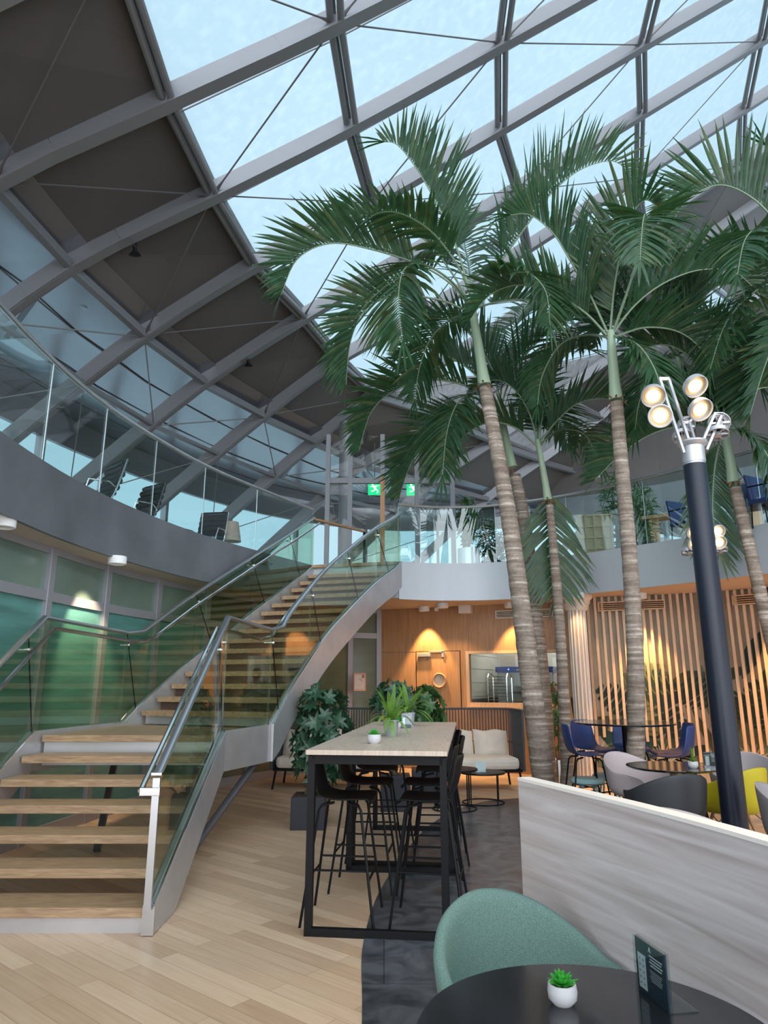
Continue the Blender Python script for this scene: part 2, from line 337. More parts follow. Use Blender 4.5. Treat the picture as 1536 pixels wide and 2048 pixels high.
# ---------------------------------------------------------------- mezzanine slab around the oval opening
inner = interp([(-.9, -2.4, 0), (-2.1, .6, 0), (-2.75, 2.9, 0), (-3.05, 4.6, 0), (-3.12, 6.0, 0), (-3.04, 7.1, 0), (-2.83, 8.15, 0), (-2.5, 9.25, 0), (-1.98, 10.4, 0), (-1.25, 11.8, 0)], 4)
inner2 = interp([(.24, 11.4, 0), (.62, 11.55, 0), (1.1, 11.62, 0), (1.9, 11.5, 0), (2.95, 10.85, 0), (3.85, 9.9, 0), (4.85, 8.6, 0), (5.5, 7.1, 0), (5.8, 5.4, 0), (5.8, 3.0, 0), (5.5, 0, 0)], 4)
opening = inner+inner2
def outer_pt(p):
    c = V((1.2, 7.0)); d = (V((p.x, p.y))-c).normalized()
    # facade oval
    fx, fy = (d.x/(10.4 if d.x < 0 else 15.)), d.y/19.
    t = 1/math.sqrt(fx*fx+fy*fy); return V((c.x+d.x*t, c.y+d.y*t, 0))
b = MB(); rt = []; rb = []
for p in opening:
    q = outer_pt(p); rt.append([V((p.x, p.y, FZ)), V((q.x, q.y, FZ))]); rb.append([V((p.x, p.y, CZ)), V((q.x, q.y, CZ))])
b.grid(rt); struct(b.build('floor', 'treadw'))
b = MB(); b.grid(rb); struct(b.build('ceiling', 'plaster'))
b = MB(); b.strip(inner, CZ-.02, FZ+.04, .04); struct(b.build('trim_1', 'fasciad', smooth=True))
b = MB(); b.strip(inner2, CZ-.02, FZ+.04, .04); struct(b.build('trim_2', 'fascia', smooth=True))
b = MB(); b.strip([inner[-1], inner2[0]], CZ, FZ, .03); struct(b.build('trim_3', 'fascia'))

def balustrade(path, step, label, name='glass_balustrade', h=1.03, railmat='stainless'):
    t = thing(name, label, 'balustrade', path[0]+V((0, 0, FZ)))
    n = len(path); i = 0
    while i < n-1:
        j = min(i+step, n-1); seg = [V(p) for p in path[i:j+1]]
        g = MB(); g.strip([p for p in seg], FZ-.02, FZ+h-.02, .016); g.build('glass_panel', 'balglass', t, smooth=True)
        e = MB(); p = seg[0]; e.tube([(p.x, p.y, FZ), (p.x, p.y, FZ+h-.03)], .007, 6); e.build('panel_joint', 'stainless', t); i = j
    r = MB(); r.tube([p+V((0, 0, FZ+h)) for p in path], .024, 8); r.build('handrail', railmat, t, smooth=True)
    return t
balustrade(inner, 4, 'curved clear glass balustrade on the left side of the upper floor, ending at the stair')
balustrade(inner2, 4, 'curved clear glass balustrade with steel rail on the far right side of the upper floor')

# ---------------------------------------------------------------- roof shell
def Zs(x, y): return 8.154+.5809*x+.5353*y+.0033*x*x+.0043*x*y-.0287*y*y
def xs(y, z):
    lo, hi = -20., 30.
    for _ in range(40):
        m_ = (lo+hi)/2
        if Zs(m_, y) < z: lo = m_
        else: hi = m_
    return lo
ry = lambda i: 5.59+1.955*i
NODE = {'A': {1: (335, 207), 2: (425, 395), 3: (507, 536), 4: (605, 641), 5: (673, 726), 6: (745, 795)},
 'B': {1: (-12, 368), 2: (141, 536), 3: (289, 674), 4: (410, 768), 5: (527, 835), 6: (630, 887), 7: (728, 932)},
 'D': {1: (668, 75), 2: (695, 243), 3: (750, 385)}, 'E': {2: (1000, 125), 3: (1005, 255), 4: (1040, 400), 5: (1110, 520)},
 'F': {3: (1288, 115), 4: (1292, 235), 5: (1300, 330)}}
dX = {'A': 0, 'D': 2.2, 'E': 4.75, 'F': 7.75, 'G': 10.8, 'H': 14}
def node(c, i):
    y = ry(i)
    if c in 'BA' and i in NODE[c]: return aty(*NODE[c][i], y)
    if c == 'B':
        x = xs(y, 7.63) if i > 7 else -5.0+(.12*(1-i)**1.3 if i < 1 else 0); return V((x, y, 7.63))
    if c == 'A': xa = xs(y, 9.0) if i > 6 else -2.88+(.05*(1-i)**1.6 if i < 1 else 0)
    else: xa = node('A', i).x
    x = xa+dX[c]
    if c == 'A': return V((x, y, 9.0))
    z = Zs(x, y)+{'D': .03, 'E': .12, 'F': .2}.get(c, .2)
    return V((x, y, z))
ORD = ['first', 'second', 'third', 'fourth', 'fifth', 'sixth', 'seventh', 'eighth', 'ninth', 'tenth', 'eleventh', 'twelfth', 'thirteenth', 'fourteenth', 'fifteenth', 'sixteenth', 'seventeenth', 'eighteenth', 'nineteenth']
def rib_words(i): return (ORD[i]+' from top left corner') if i >= 0 else (ORD[-i-1]+' beyond the top left corner')
def bay_words(i): return ('%s bay from top left corner' % ORD[i]) if i >= 0 else ('%s bay beyond top left corner' % ORD[-i-1])
RIBS = range(-3, 16); COLS = 'BADEFGH'
up = V((0, 0, .26))
for i in RIBS:
    pts = [node(c, i) for c in COLS]; B = pts[0]
    foot = V((B.x-4.4, B.y, FZ)); midp = V((B.x-2.0, B.y, B.z-1.85))
    t = thing('roof_rib', 'grey steel roof rib, %s' % ['rib %d from the near end' % (i+4)][0], 'roof beam', foot, group='steel roof ribs')
    t['label'] = 'grey steel roof rib, '+rib_words(i)
    b = MB(); path = interp([foot, midp]+pts, 3)
    for a_, c_ in zip(path[:-1], path[1:]):
        b.beam(a_+V((0, 0, .10)), c_+V((0, 0, .10)), .13, .30, (0, 0, 1))
    b.build('rib_web', 'steel', t)
    b = MB()
    for a_, c_ in zip(path[:-1], path[1:]): b.beam(a_+V((0, 0, -.065)), c_+V((0, 0, -.065)), .19, .03, (0, 0, 1))
    b.build('bottom_flange', 'steel', t)
for c in COLS:
    for i in list(RIBS)[:-1]:
        a_ = node(c, i); d_ = node(c, i+1)
        b = MB(); sp = .085 if c in 'DEFGH' else .0
        if c == 'B': b.beam(a_+V((0, .1, .02)), d_-V((0, .1, -.02)), .12, .14)
        else:
            for k in ((-1, 1) if c != 'A' else (-.7, .9)):
                b.tube([a_+V((k*.075, .08, .03)), d_+V((k*.075, -.08, .03))], .05, 8)
            b.beam(a_+V((-.02, .1, .15)), d_+V((-.02, -.1, .15)), .05, .12)
        o = b.build('roof_purlin', 'steel', None, smooth=(c != 'B'))
        tag(o, {'B': 'purlin at the panel foot, ', 'A': 'purlin at the glass edge, '}.get(c, 'twin tube purlin, %s glass row, ' % ORD[max(0, 'DEFGH'.find(c))])+bay_words(i), 'purlin', 'roof purlins along the '+{'B': 'panel foot', 'A': 'glass edge'}.get(c, 'glazing'))
def solid_cell(ci, i):
    if ci == 0: return True
    if i >= 8: return not ((ci == 1 and i == 8) or (ci == 3 and i in (8, 9)) or ci >= 5)
    if i in (6, 7): return ci >= 3
    return False
for i in list(RIBS)[:-1]:
    for ci in range(len(COLS)-1):
        q = [node(COLS[ci], i), node(COLS[ci], i+1), node(COLS[ci+1], i+1), node(COLS[ci+1], i)]; q = [p+up for p in q]
        sol = solid_cell(ci, i); b = MB()
        if sol: b.add(q+[p+V((0, 0, .12)) for p in q], [(0, 1, 2, 3), (7, 6, 5, 4), (0, 4, 5, 1), (1, 5, 6, 2), (2, 6, 7, 3), (3, 7, 4, 0)])
        else: b.poly(q)
        o = b.build('roof_panel' if sol else 'roof_glass_pane', 'roofpanel' if sol else 'roofglass')
        cw = ORD[ci]+' panel column, '+bay_words(i)
        tag(o, 'dark opaque roof panel, '+cw if sol else 'clear roof glass pane, '+cw, 'roof panel' if sol else 'roof glass', 'dark opaque roof panels' if sol else 'glass panes of the roof')
        # bracing rod
        if 0 <= i <= 7 and ci < 5:
            a_, d_ = (q[0], q[2]) if (i+ci) % 2 else (q[1], q[3]); b = MB(); dn = V((0, 0, -.22)); b.tube([a_+dn, d_+dn], .013, 6)
            for e_, f_ in ((a_, d_), (d_, a_)):
                dd = (f_-e_).normalized(); b.tube([e_+dn, e_+dn+dd*.16, e_+dn+dd*.3], [.03, .026, .012], 6)
            tag(b.build('bracing_rod', 'steeld', None, smooth=True), 'thin diagonal rod, '+cw, 'rod', 'diagonal bracing rods')
        # thin glazing bar
        if not sol:
            b = MB(); b.beam(q[0].lerp(q[1], .22), q[3].lerp(q[2], .22), .012, .02); tag(b.build('glazing_bar', 'steeld'), 'hairline glazing joint, '+cw, 'glazing bar', 'glazing joints of the roof')
# flat metal ceiling outside of the panel foot, down to the facade
fac = []
b = MB(); rows = []
for i in range(-3, 11):
    n_ = node('B', i); q = outer_pt(V((n_.x-3 if i < 9 else n_.x, n_.y+(.0 if i < 8 else 3), 0)));
    rows.append([V((n_.x+.25, n_.y, n_.z+.40)), V((n_.x-.12, n_.y, n_.z+.16)), V((q.x, q.y, 7.9))])
rows.append([V((rows[-1][0].x+5, ry(10)+2., 7.9)), V((rows[-1][0].x+5, ry(10)+2., 7.9)), V((12, 25.6, 7.9))])
b.grid(rows); b2 = MB(); struct(b.build('ceiling', 'soffit'))
# joints in the metal ceiling
b = MB()
for i in range(0, 10):
    a0, a1 = rows[i+3][1:]; c0, c1 = rows[i+4][1:] if i+4 < len(rows) else rows[-1][1:]
    z_ = V((0, 0, -.012))
    b.beam(a0+z_, c0.lerp(c1, .62)+z_, .09, .02)
    for f_ in (.28, .55, .8): b.beam(a0.lerp(a1, f_)+z_, c0.lerp(c1, f_)+z_, .025, .02)
struct(b.build('trim_4', 'steeld'))
for i in range(1, 9):     # bracing rods at the free rib legs
    B0 = node('B', i); B1 = node('B', i+1); C0 = V((B0.x-1.0, B0.y, B0.z-.93)); C1 = V((B1.x-1.0, B1.y, B1.z-.93)); G1 = V((B1.x-2.6, B1.y, B1.z-2.5))
    a_, d_ = (B0, C1) if i % 2 else (B1, C0)
    b = MB(); b.tube([a_, d_], .014, 6); b.tube([C0, G1] if i % 2 else [C1, V((B0.x-2.6, B0.y, B0.z-2.5))], .012, 6)
    tag(b.build('bracing_rod', 'steel', None, smooth=True), 'thin rods bracing rib legs, '+bay_words(i), 'rod', 'bracing rods of the rib legs')
    b = MB(); b.beam(C0, C1, .1, .07); tag(b.build('roof_purlin', 'steel'), 'slim steel tie between rib legs, '+bay_words(i), 'purlin', 'ties between the rib legs')

# ---------------------------------------------------------------- facade of the upper floor
fp = []
for k in range(0, 61):
    a_ = math.radians(205-k*4.2); fx = math.cos(a_); fy = math.sin(a_); fp.append(outer_pt(V((1.2+fx, 7+fy, 0))))
fp = [p for p in fp if p.y > -1]
b = MB(); b.strip(fp, FZ, 7.9); struct(b.build('window_1', 'glass', smooth=True))
b = MB(); b.strip(fp, 7.15, 8.1, .12); b.strip(fp, FZ, FZ+.12, .12); struct(b.build('trim_5', 'steel'))
b = MB(); b.strip([p for p in fp if p.x > -1 and p.y > 3], 7.2, 13.5, .1); struct(b.build('wall_far', 'roofpanel'))
L_ = 0; last = fp[0]
for p, q in list(zip(fp[:-1], fp[1:]))[::2]:
    nseg = 1
    d_ = (q-p).normalized(); o = MB().box((p.x, p.y, (FZ+7.3)/2), (.1, .22, 7.3-FZ), math.atan2(d_.y, d_.x)+math.pi/2*0).build('window_mullion', 'steel')
    struct(o); o.name = 'trim_7'

# ---------------------------------------------------------------- ground floor glass partition on the left
wl = interp([(-3.55, 2.2, 0), (-3.62, 4.4, 0), (-3.56, 5.8, 0), (-3.48, 6.85, 0), (-3.35, 8.0, 0), (-3.12, 9.1, 0), (-2.74, 10.2, 0), (-2.25, 11.2, 0), (-1.6, 12.2, 0), (-.85, 12.95, 0), (-.1, 13.35, 0)], 6)
cum = [0]
for p, q in zip(wl[:-1], wl[1:]): cum.append(cum[-1]+(q-p).length)
def wpt(s):
    for i in range(len(wl)-1):
        if cum[i+1] >= s: f_ = (s-cum[i])/(cum[i+1]-cum[i]); return wl[i].lerp(wl[i+1], f_), (wl[i+1]-wl[i]).normalized()
    return wl[-1].copy(), (wl[-1]-wl[-2]).normalized()
s0 = next(cum[i] for i, p in enumerate(wl) if p.y >= 6.85)
ms = [s0+1.145*k for k in range(-4, 8) if 0 <= s0+1.145*k < cum[-1]-.3]+[cum[-1]-.02]
wt = []
for k in range(len(ms)-1):
    a_, ta = wpt(ms[k]); c_, _ = wpt(ms[k+1]); far = a_.y > 9.6
    for z0, z1, mm in ((.12, 2.30, 'olive' if far else 'teal'), (2.40, CZ, 'olive' if far else 'tealp')):
        b = MB(); b.strip([a_, c_], z0, z1, .03); struct(b.build('window_%d' % (k+2), mm))
for k, s_ in enumerate(ms):
    p, t_ = wpt(s_); MBx = MB().box((p.x, p.y, CZ/2), (.10, .13, CZ), math.atan2(t_.y, t_.x)); o = MBx.build('trim_8', 'mullion', bevel=.006); struct(o)
b = MB(); b.strip([p for p in wl if p.y < 13.4], 2.30, 2.40, .11); b.strip(wl, 0, .12, .10); b.strip(wl, CZ-.07, CZ, .1); struct(b.build('trim_9', 'mullion'))

# ---------------------------------------------------------------- timber wall with door and kitchen window
P0 = V((-.10, 13.35, 0)); P1 = V((3.02, 12.0, 0)); WT = (P1-P0).normalized(); WN = V((WT.y, -WT.x, 0)); WA = math.atan2(WT.y, WT.x)
def whit(px, py, off=0.):     # pixel -> (s, z) on the timber wall plane
    r = ray(px, py); o_ = V((0, 0, CH)); pp = P0+WN*off
    t = (pp-o_).dot(WN)/r.dot(WN); h = o_+r*t; return (h-P0).dot(WT), h.z
def wp(s, z, off=0.): p = P0+WT*s+WN*off; return V((p.x, p.y, z))
def wbox(b, s0, s1, z0, z1, d0=0., d1=-.1):
    return b.box(wp((s0+s1)/2, (z0+z1)/2, (d0+d1)/2), (abs(s1-s0), abs(d0-d1), abs(z1-z0)), WA)
kw0 = whit(941, 1405); kw1 = whit(1116, 1308); WZ0, WZ1 = kw0[1], whit(941, 1308)[1]; WL = (P1-P0).length
b = MB(); wbox(b, 0, kw0[0], 0, CZ); wbox(b, kw0[0], WL, 0, WZ0); wbox(b, kw0[0], WL, WZ1, CZ); wbox(b, kw1[0]+.0, WL, WZ0, WZ1); struct(b.build('wall_back', 'timber'))
b = MB(); wbox(b, 0, WL, 0, .1, .012, 0); struct(b.build('baseboard_back', 'timber'))
f_ = MB()
for z0, z1, a_, c_ in ((WZ0-.06, WZ0, kw0[0]-.06, kw1[0]+.06), (WZ1, WZ1+.05, kw0[0]-.06, kw1[0]+.06)): wbox(f_, a_, c_, z0, z1, .03, -.1)
wbox(f_, kw0[0]-.06, kw0[0], WZ0, WZ1, .03, -.1); wbox(f_, kw1[0], kw1[0]+.06, WZ0, WZ1, .03, -.1); wbox(f_, kw0[0]-.06, WL-.05, WZ0-.1, WZ0-.06, .06, 0)
struct(f_.build('window_20', 'timberl', bevel=.004))
b = MB(); wbox(b, kw0[0], kw1[0], WZ0, WZ1, -.05, -.06); struct(b.build('window_21', 'glass'))
d0 = whit(834, 1400)[0]; d1 = whit(922, 1400)[0]; dz = whit(834, 1304)[1]
b = MB(); wbox(b, d0, d1, .01, dz, .012, 0); dr = struct(b.build('door_1', 'timber', bevel=.003))
b = MB(); wbox(b, d0-.012, d0, 0, dz+.012, .006, 0); wbox(b, d1, d1+.012, 0, dz+.012, .006, 0); wbox(b, d0, d1, dz, dz+.012, .006, 0); b.build('door_gap', 'black', dr)
cs, cz = whit(880, 1361); R_ = Matrix.Rotation(WA, 3, 'Z') @ Matrix.Rotation(math.pi/2, 3, 'X')
b = MB(); b.lathe([(.10, 0), (.13, .0), (.135, .02), (.12, .045), (.10, .035), (.095, .01)], wp(cs, cz, .012), 32, R_); b.build('porthole_frame', 'dowel', dr, smooth=True)
b = MB(); b.lathe([(0.001, .018), (.10, .018)], wp(cs, cz, .012), 32, R_); b.build('porthole_glass', 'cream', dr)
b = MB(); wbox(b, d0+.05, d0+.29, dz-.09, dz-.03, .07, .012); wbox(b, d0+.25, d0+.55, dz+.0, dz+.015, .05, .02); wbox(b, d0+.5, d0+.54, dz-.1, dz+.01, .04, .015); b.build('door_closer', 'alum', dr, bevel=.004)
for yy in (1280, 1303): # panel joints on the timber wall
    pass
b = MB(); wbox(b, 0, d0-.02, dz-.003, dz+.003, .002, 0)
wbox(b, d1+.16, d1+.163, 0, CZ, .002, 0); struct(b.build('trim_10', 'chocolate'))
# kitchen behind the window
kb = MB(); kc = wp((kw0[0]+kw1[0])/2, 0, -1.4); kd = WA
kb.box(kc+V((0, 0, 1.4))+WN*-.5*2, (3.2, .06, 2.8), kd); struct(kb.build('wall_kitchen', 'tile'))
kb = MB(); kb.box(wp(kw0[0]-.12, 1.4, -1.25), (.06, 2.4, 2.8), kd); kb.box(wp(WL+.3, 1.4, -1.25), (.06, 2.4, 2.8), kd)
for k in range(12): kb.box(wp(kw0[0]-.086, .25*k, -1.25), (.006, 2.3, .01), kd)
struct(kb.build('wall_kitchen', 'tile'))
kb = MB(); kb.box(kc+V((0, 0, 2.79)), (3.2, 2.6, .04), kd); struct(kb.build('ceiling', 'white'))
kb = MB(); kb.box(wp(kw0[0]-.06, .6, -1.25), (.05, 2.3, 1.2), kd); struct(kb.build('baseboard_kitchen', 'kdark'))
sx0, sz0 = whit(993, 1336, -1.3); sx1, _ = whit(1105, 1330, -1.3)
t = thing('upright_fridge', 'wide grey kitchen cabinet with a blue band along its top, seen through the kitchen window', 'fridge', wp((sx0+sx1)/2, 0, -1.7))
b = MB(); wbox(b, sx0, sx1, .05, sz0-.08, -1.32, -2.1); b.build('body', 'kgrey', t, bevel=.01)
b = MB(); wbox(b, sx0-.02, sx1+.03, sz0-.08, sz0+.02, -1.29, -2.1); b.build('blue_band', 'blueband', t)
for f_ in (.22, .72):
    b = MB(); s_ = sx0+(sx1-sx0)*f_; wbox(b, s_-.012, s_+.012, sz0-.04, sz0-.016, -1.285, -1.29); b.build('indicator_light', 'bluedot', t)
b = MB(); wbox(b, sx0+(sx1-sx0)*.5, sx0+(sx1-sx0)*.5+.01, .1, sz0-.1, -1.315, -1.32); b.build('door_gap', 'kdark', t)
def text(name, s, size, loc, R, m, parent, ext=.0005):
    cu = bpy.data.curves.new(name, 'FONT'); cu.body = s; cu.size = size; cu.align_x = 'CENTER'; cu.align_y = 'CENTER'; cu.extrude = ext
    o = bpy.data.objects.new(name, cu); C.objects.link(o); dg = bpy.context.evaluated_depsgraph_get(); me = bpy.data.meshes.new_from_object(o.evaluated_get(dg))
    bpy.data.objects.remove(o); me.materials.clear(); me.materials.append(M[m]); o = bpy.data.objects.new(name, me); C.objects.link(o)
    mw = Matrix.Translation(V(loc)) @ R.to_4x4()
    if parent is not None: o.parent = parent; mw = world_of(parent).inverted() @ mw
    o.matrix_basis = mw; return o
RW = Matrix.Rotation(WA, 3, 'Z') @ Matrix.Rotation(math.pi/2, 3, 'X')
for f_ in (.42, .88): text('lettering', 'odic', .07, wp(sx0+(sx1-sx0)*f_, sz0-.03, -1.283), RW, 'ink', t)
for k, (px, ww, lab) in enumerate(((1018, .3, 'left'), (1070, .36, 'right'))):
    s_, _ = whit(px, 1325, -1.5); b = MB(); wbox(b, s_-ww/2, s_+ww/2, sz0+.025, sz0+.24, -1.4, -1.8); o = b.build('cardboard_carton', 'carton'); tag(o, 'pale carton on top of the blue banded cabinet, the %s one of two' % lab, 'box')
rs0, rz0 = whit(975, 1355, -.8)
t = thing('tray_trolley', 'tall steel tray trolley with many runners behind the kitchen window', 'trolley', wp(rs0+.15, 0, -1.))
for ds in (0, .36):
    for dd in (-.8, -1.2):
        b = MB(); b.tube([wp(rs0+ds, .03, dd), wp(rs0+ds, rz0, dd)], .014, 6); b.build('post', 'chrome', t, smooth=True)
b = MB()
for ds in (0, .36): b.tube([wp(rs0+ds, rz0, -.8), wp(rs0+ds, rz0+.07, -.88), wp(rs0+ds, rz0+.07, -1.12), wp(rs0+ds, rz0, -1.2)], .014, 6)
b.tube([wp(rs0, rz0+.02, -.82), wp(rs0+.36, rz0+.02, -.82)], .012, 6); b.build('top_hoop', 'chrome', t, smooth=True)
for k in range(14):
    z_ = rz0-.05-.06*k
    b = MB(); wbox(b, rs0, rs0+.36, z_, z_+.012, -.8, -.82); wbox(b, rs0, rs0+.02, z_, z_+.012, -.8, -1.2); wbox(b, rs0+.34, rs0+.36, z_, z_+.012, -.8, -1.2); b.build('runner', 'chrome', t)
t = thing('tray_rack', 'second steel rack holding dark trays right of the tray trolley', 'rack', wp(rs0+.6, 0, -1.))
for ds in (.42, .80): b = MB(); b.tube([wp(rs0+ds, .03, -.95), wp(rs0+ds, rz0-.03, -.95)], .013, 6); b.build('post', 'chrome', t, smooth=True)
for k in range(5): b = MB(); wbox(b, rs0+.43, rs0+.79, rz0-.16-.13*k, rz0-.13-.13*k, -.95, -1.3); b.build('tray', 'kdark' if k % 2 else 'chrome', t)
kl = bpy.data.lights.new('kitchen_lamp', 'AREA'); kl.energy = 22; kl.size = 1.; kl.color = (1, .93, .82); ko = bpy.data.objects.new('kitchen_lamp', kl); C.objects.link(ko); ko.location = kc+V((0, 0, 2.7))
# person in the kitchen
ps, pz = whit(1116, 1376, -.45)
pb = wp(ps+.02, 0, -.45)
t = thing('person', 'person in a red shirt standing in the kitchen behind the right end of the window', 'person', pb)
def skinned(name, pts, edges, rad, m, parent, sub=2):
    me = bpy.data.meshes.new(name); inv = world_of(parent).inverted(); me.from_pydata([tuple(inv @ V(p)) for p in pts], edges, []); me.materials.append(M[m])
    o = bpy.data.objects.new(name, me); C.objects.link(o); o.parent = parent
    md = o.modifiers.new('skin', 'SKIN'); me.skin_vertices if hasattr(me, 'skin_vertices') else None
    if not me.skin_vertices:
        bm = bmesh.new(); bm.from_mesh(me); bm.verts.layers.skin.verify(); bm.to_mesh(me); bm.free()
    for i, r in enumerate(rad):
        sv = me.skin_vertices[0].data[i]; sv.radius = (r, r) if not isinstance(r, tuple) else r; sv.use_root = (i == 0)
    s_ = o.modifiers.new('sub', 'SUBSURF'); s_.levels = sub; s_.render_levels = sub; md.use_smooth_shade = True
    return o
def Pp(dx, dy, z): return wp(ps+.02+dx, z, -.45+dy)
pts = [Pp(0, 0, .93), Pp(0, 0, 1.12), Pp(0, 0, 1.32), Pp(0, .01, 1.44), Pp(0, .03, 1.52), Pp(-.17, 0, 1.38), Pp(-.24, .03, 1.13), Pp(-.19, .22, 1.0), Pp(.17, 0, 1.38), Pp(.24, .03, 1.13), Pp(.19, .22, 1.0), Pp(-.09, 0, .88), Pp(-.1, .02, .48), Pp(-.1, 0, .06), Pp(.09, 0, .88), Pp(.1, .02, .48), Pp(.1, 0, .06), Pp(-.1, .1, .03), Pp(.1, .1, .03), Pp(0, .04, 1.60), Pp(0, .05, 1.68)]
ed = [(0, 1), (1, 2), (2, 3), (3, 4), (3, 5), (5, 6), (6, 7), (3, 8), (8, 9), (9, 10), (0, 11), (11, 12), (12, 13), (0, 14), (14, 15), (15, 16), (13, 17), (16, 18), (4, 19), (19, 20)]
rd = [(.15, .11), (.13, .10), (.15, .11), (.08, .07), .055, .06, .045, .035, .06, .045, .035, .085, .06, .04, .085, .06, .04, .04, .04, .085, .08]
skinned('body', pts, ed, rd, 'skin', t)
skinned('red_shirt', [Pp(0, 0, .95), Pp(0, 0, 1.12), Pp(0, 0, 1.32), Pp(0, .01, 1.43), Pp(-.17, 0, 1.385), Pp(-.23, .02, 1.2), Pp(.17, 0, 1.385), Pp(.23, .02, 1.2)], [(0, 1), (1, 2), (2, 3), (3, 4), (4, 5), (3, 6), (6, 7)], [(.17, .13), (.155, .12), (.17, .13), (.1, .085), .075, .065, .075, .065], 'redshirt', t)
b = MB(); b.lathe([(.02, -.09), (.085, -.06), (.105, 0), (.095, .06), (.05, .1), (.01, .112)], Pp(0, -.0, 1.66), 18); b.build('hair', 'hair', t, smooth=True)

# ---------------------------------------------------------------- corner column, slatted mural wall
cc = aty(1158, 1300, 11.15); cc.z = 0
t = thing('fluted_column', 'round corner column with white and timber flutes and a white capital', 'column', cc)
b = MB(); b.lathe([(.13, 0), (.13, CZ-.22)], cc, 28); b.build('shaft', 'timberl', t, smooth=True)
for k in range(14):
    a_ = 2*math.pi*k/14; b = MB(); b.box(cc+V((math.cos(a_)*.132, math.sin(a_)*.132, (CZ-.22)/2)), (.02, .026, CZ-.22), a_); b.build('white_flute', 'white', t, bevel=.004)
b = MB(); b.lathe([(.16, CZ-.24), (.19, CZ-.2), (.19, CZ-.16), (.22, CZ-.12), (.22, CZ-.08), (.26, CZ-.04), (.26, CZ)], cc, 32); b.build('capital', 'cream', t, smooth=True)
rw = interp([(3.02, 12.0, 0), (3.36, 11.5, 0), (4.1, 11.2, 0), (4.95, 10.75, 0), (5.7, 10.15, 0), (6.4, 9.3, 0), (6.95, 8.3, 0), (7.3, 7.0, 0)], 6)
b = MB(); b.strip(rw, 0, CZ, .08); wallr = struct(b.build('wall_right', 'mural'))
rc = [0]
for p, q in zip(rw[:-1], rw[1:]): rc.append(rc[-1]+(q-p).length)
def rpt(s, off=0.):
    for i in range(len(rw)-1):
        if rc[i+1] >= s or i == len(rw)-2:
            f_ = (s-rc[i])/(rc[i+1]-rc[i]); t_ = (rw[i+1]-rw[i]).normalized(); n_ = V((t_.y, -t_.x, 0)); return rw[i].lerp(rw[i+1], f_)+n_*off, t_
# printed leaves of the mural: flat shapes lying on the wall
b = MB(); rnd = random.Random(5); order = []
def mleaf(s, z, L, W, ang, mi, kind):
    b.cur = mi; off = .043+.00012*len(order); order.append(1)
    def P(u, v):
        ss = s+u*math.cos(ang)-v*math.sin(ang); zz = min(CZ-.02, max(.01, z+u*math.sin(ang)+v*math.cos(ang))); p, _ = rpt(max(.05, min(rc[-1]-.05, ss)), off); return V((p.x, p.y, zz))
    if kind == 0:     # lance leaf
        n = 8; rows = [[P(L*k/n, W*.5*math.sin(math.pi*min(1, k/n*.98+.02))), P(L*k/n, -W*.5*math.sin(math.pi*min(1, k/n*.98+.02)))] for k in range(n+1)]; b.grid(rows)
    elif kind == 1:   # monstera: lobes
        for k in range(7):
            for sg in (-1, 1):
                u0 = L*(k/7); lw = L/7*.62; w_ = W*.5*math.sin(math.pi*(k+1.2)/8.2); b.add([P(u0, 0), P(u0+lw*1.3, 0), P(u0+lw*1.6, sg*w_*.9), P(u0+lw*1.1, sg*w_), P(u0+lw*.5, sg*w_*.9)], [(0, 1, 2, 3, 4)])
    else:             # fan palm
        for k in range(13):
            a_ = -1.3+2.6*k/12; b.add([P(0, 0), P(L*.6*math.cos(a_-.07), L*.6*math.sin(a_-.07)), P(L*math.cos(a_), L*math.sin(a_)), P(L*.6*math.cos(a_+.07), L*.6*math.sin(a_+.07))], [(0, 1, 2, 3)])
for k in range(95):
    s_ = rnd.uniform(.5, rc[-1]-.3); z_ = abs(rnd.gauss(.2, .6)); z_ = min(z_, 1.55)
    mleaf(s_, z_, rnd.uniform(.4, 1.0), rnd.uniform(.12, .34), rnd.uniform(.3, 2.7), rnd.choice([0, 0, 1, 3, 3, 1]), 0)
for k in range(26): mleaf(rnd.uniform(.7, rc[-1]-.4), rnd.uniform(.6, 1.7), rnd.uniform(.4, .75), rnd.uniform(.4, .65), rnd.uniform(.4, 2.7), rnd.choice([0, 1, 0, 3]), 1)
for k in range(34): mleaf(rnd.uniform(.5, rc[-1]-.4), rnd.uniform(.05, .4), rnd.uniform(.14, .32), .3, rnd.uniform(.9, 2.2), 2, 2)
b.norecalc = True; b.build('mural_print', ['mur1', 'mur2', 'mur3', 'mur4'], wallr)
k = 0; s_ = .45
while s_ < rc[-1]-.1:
    p, t_ = rpt(s_, .10); zb = (.55+.16*math.sin(s_*2.1)+.05*math.sin(s_*23)) if s_ > .7 else .35
    b = MB(); b.box((p.x, p.y, (zb+CZ)/2), (.042, .07, CZ-zb), math.atan2(t_.y, t_.x)); b.build('timber_slat', 'slat', wallr, bevel=.003); s_ += .105; k += 1

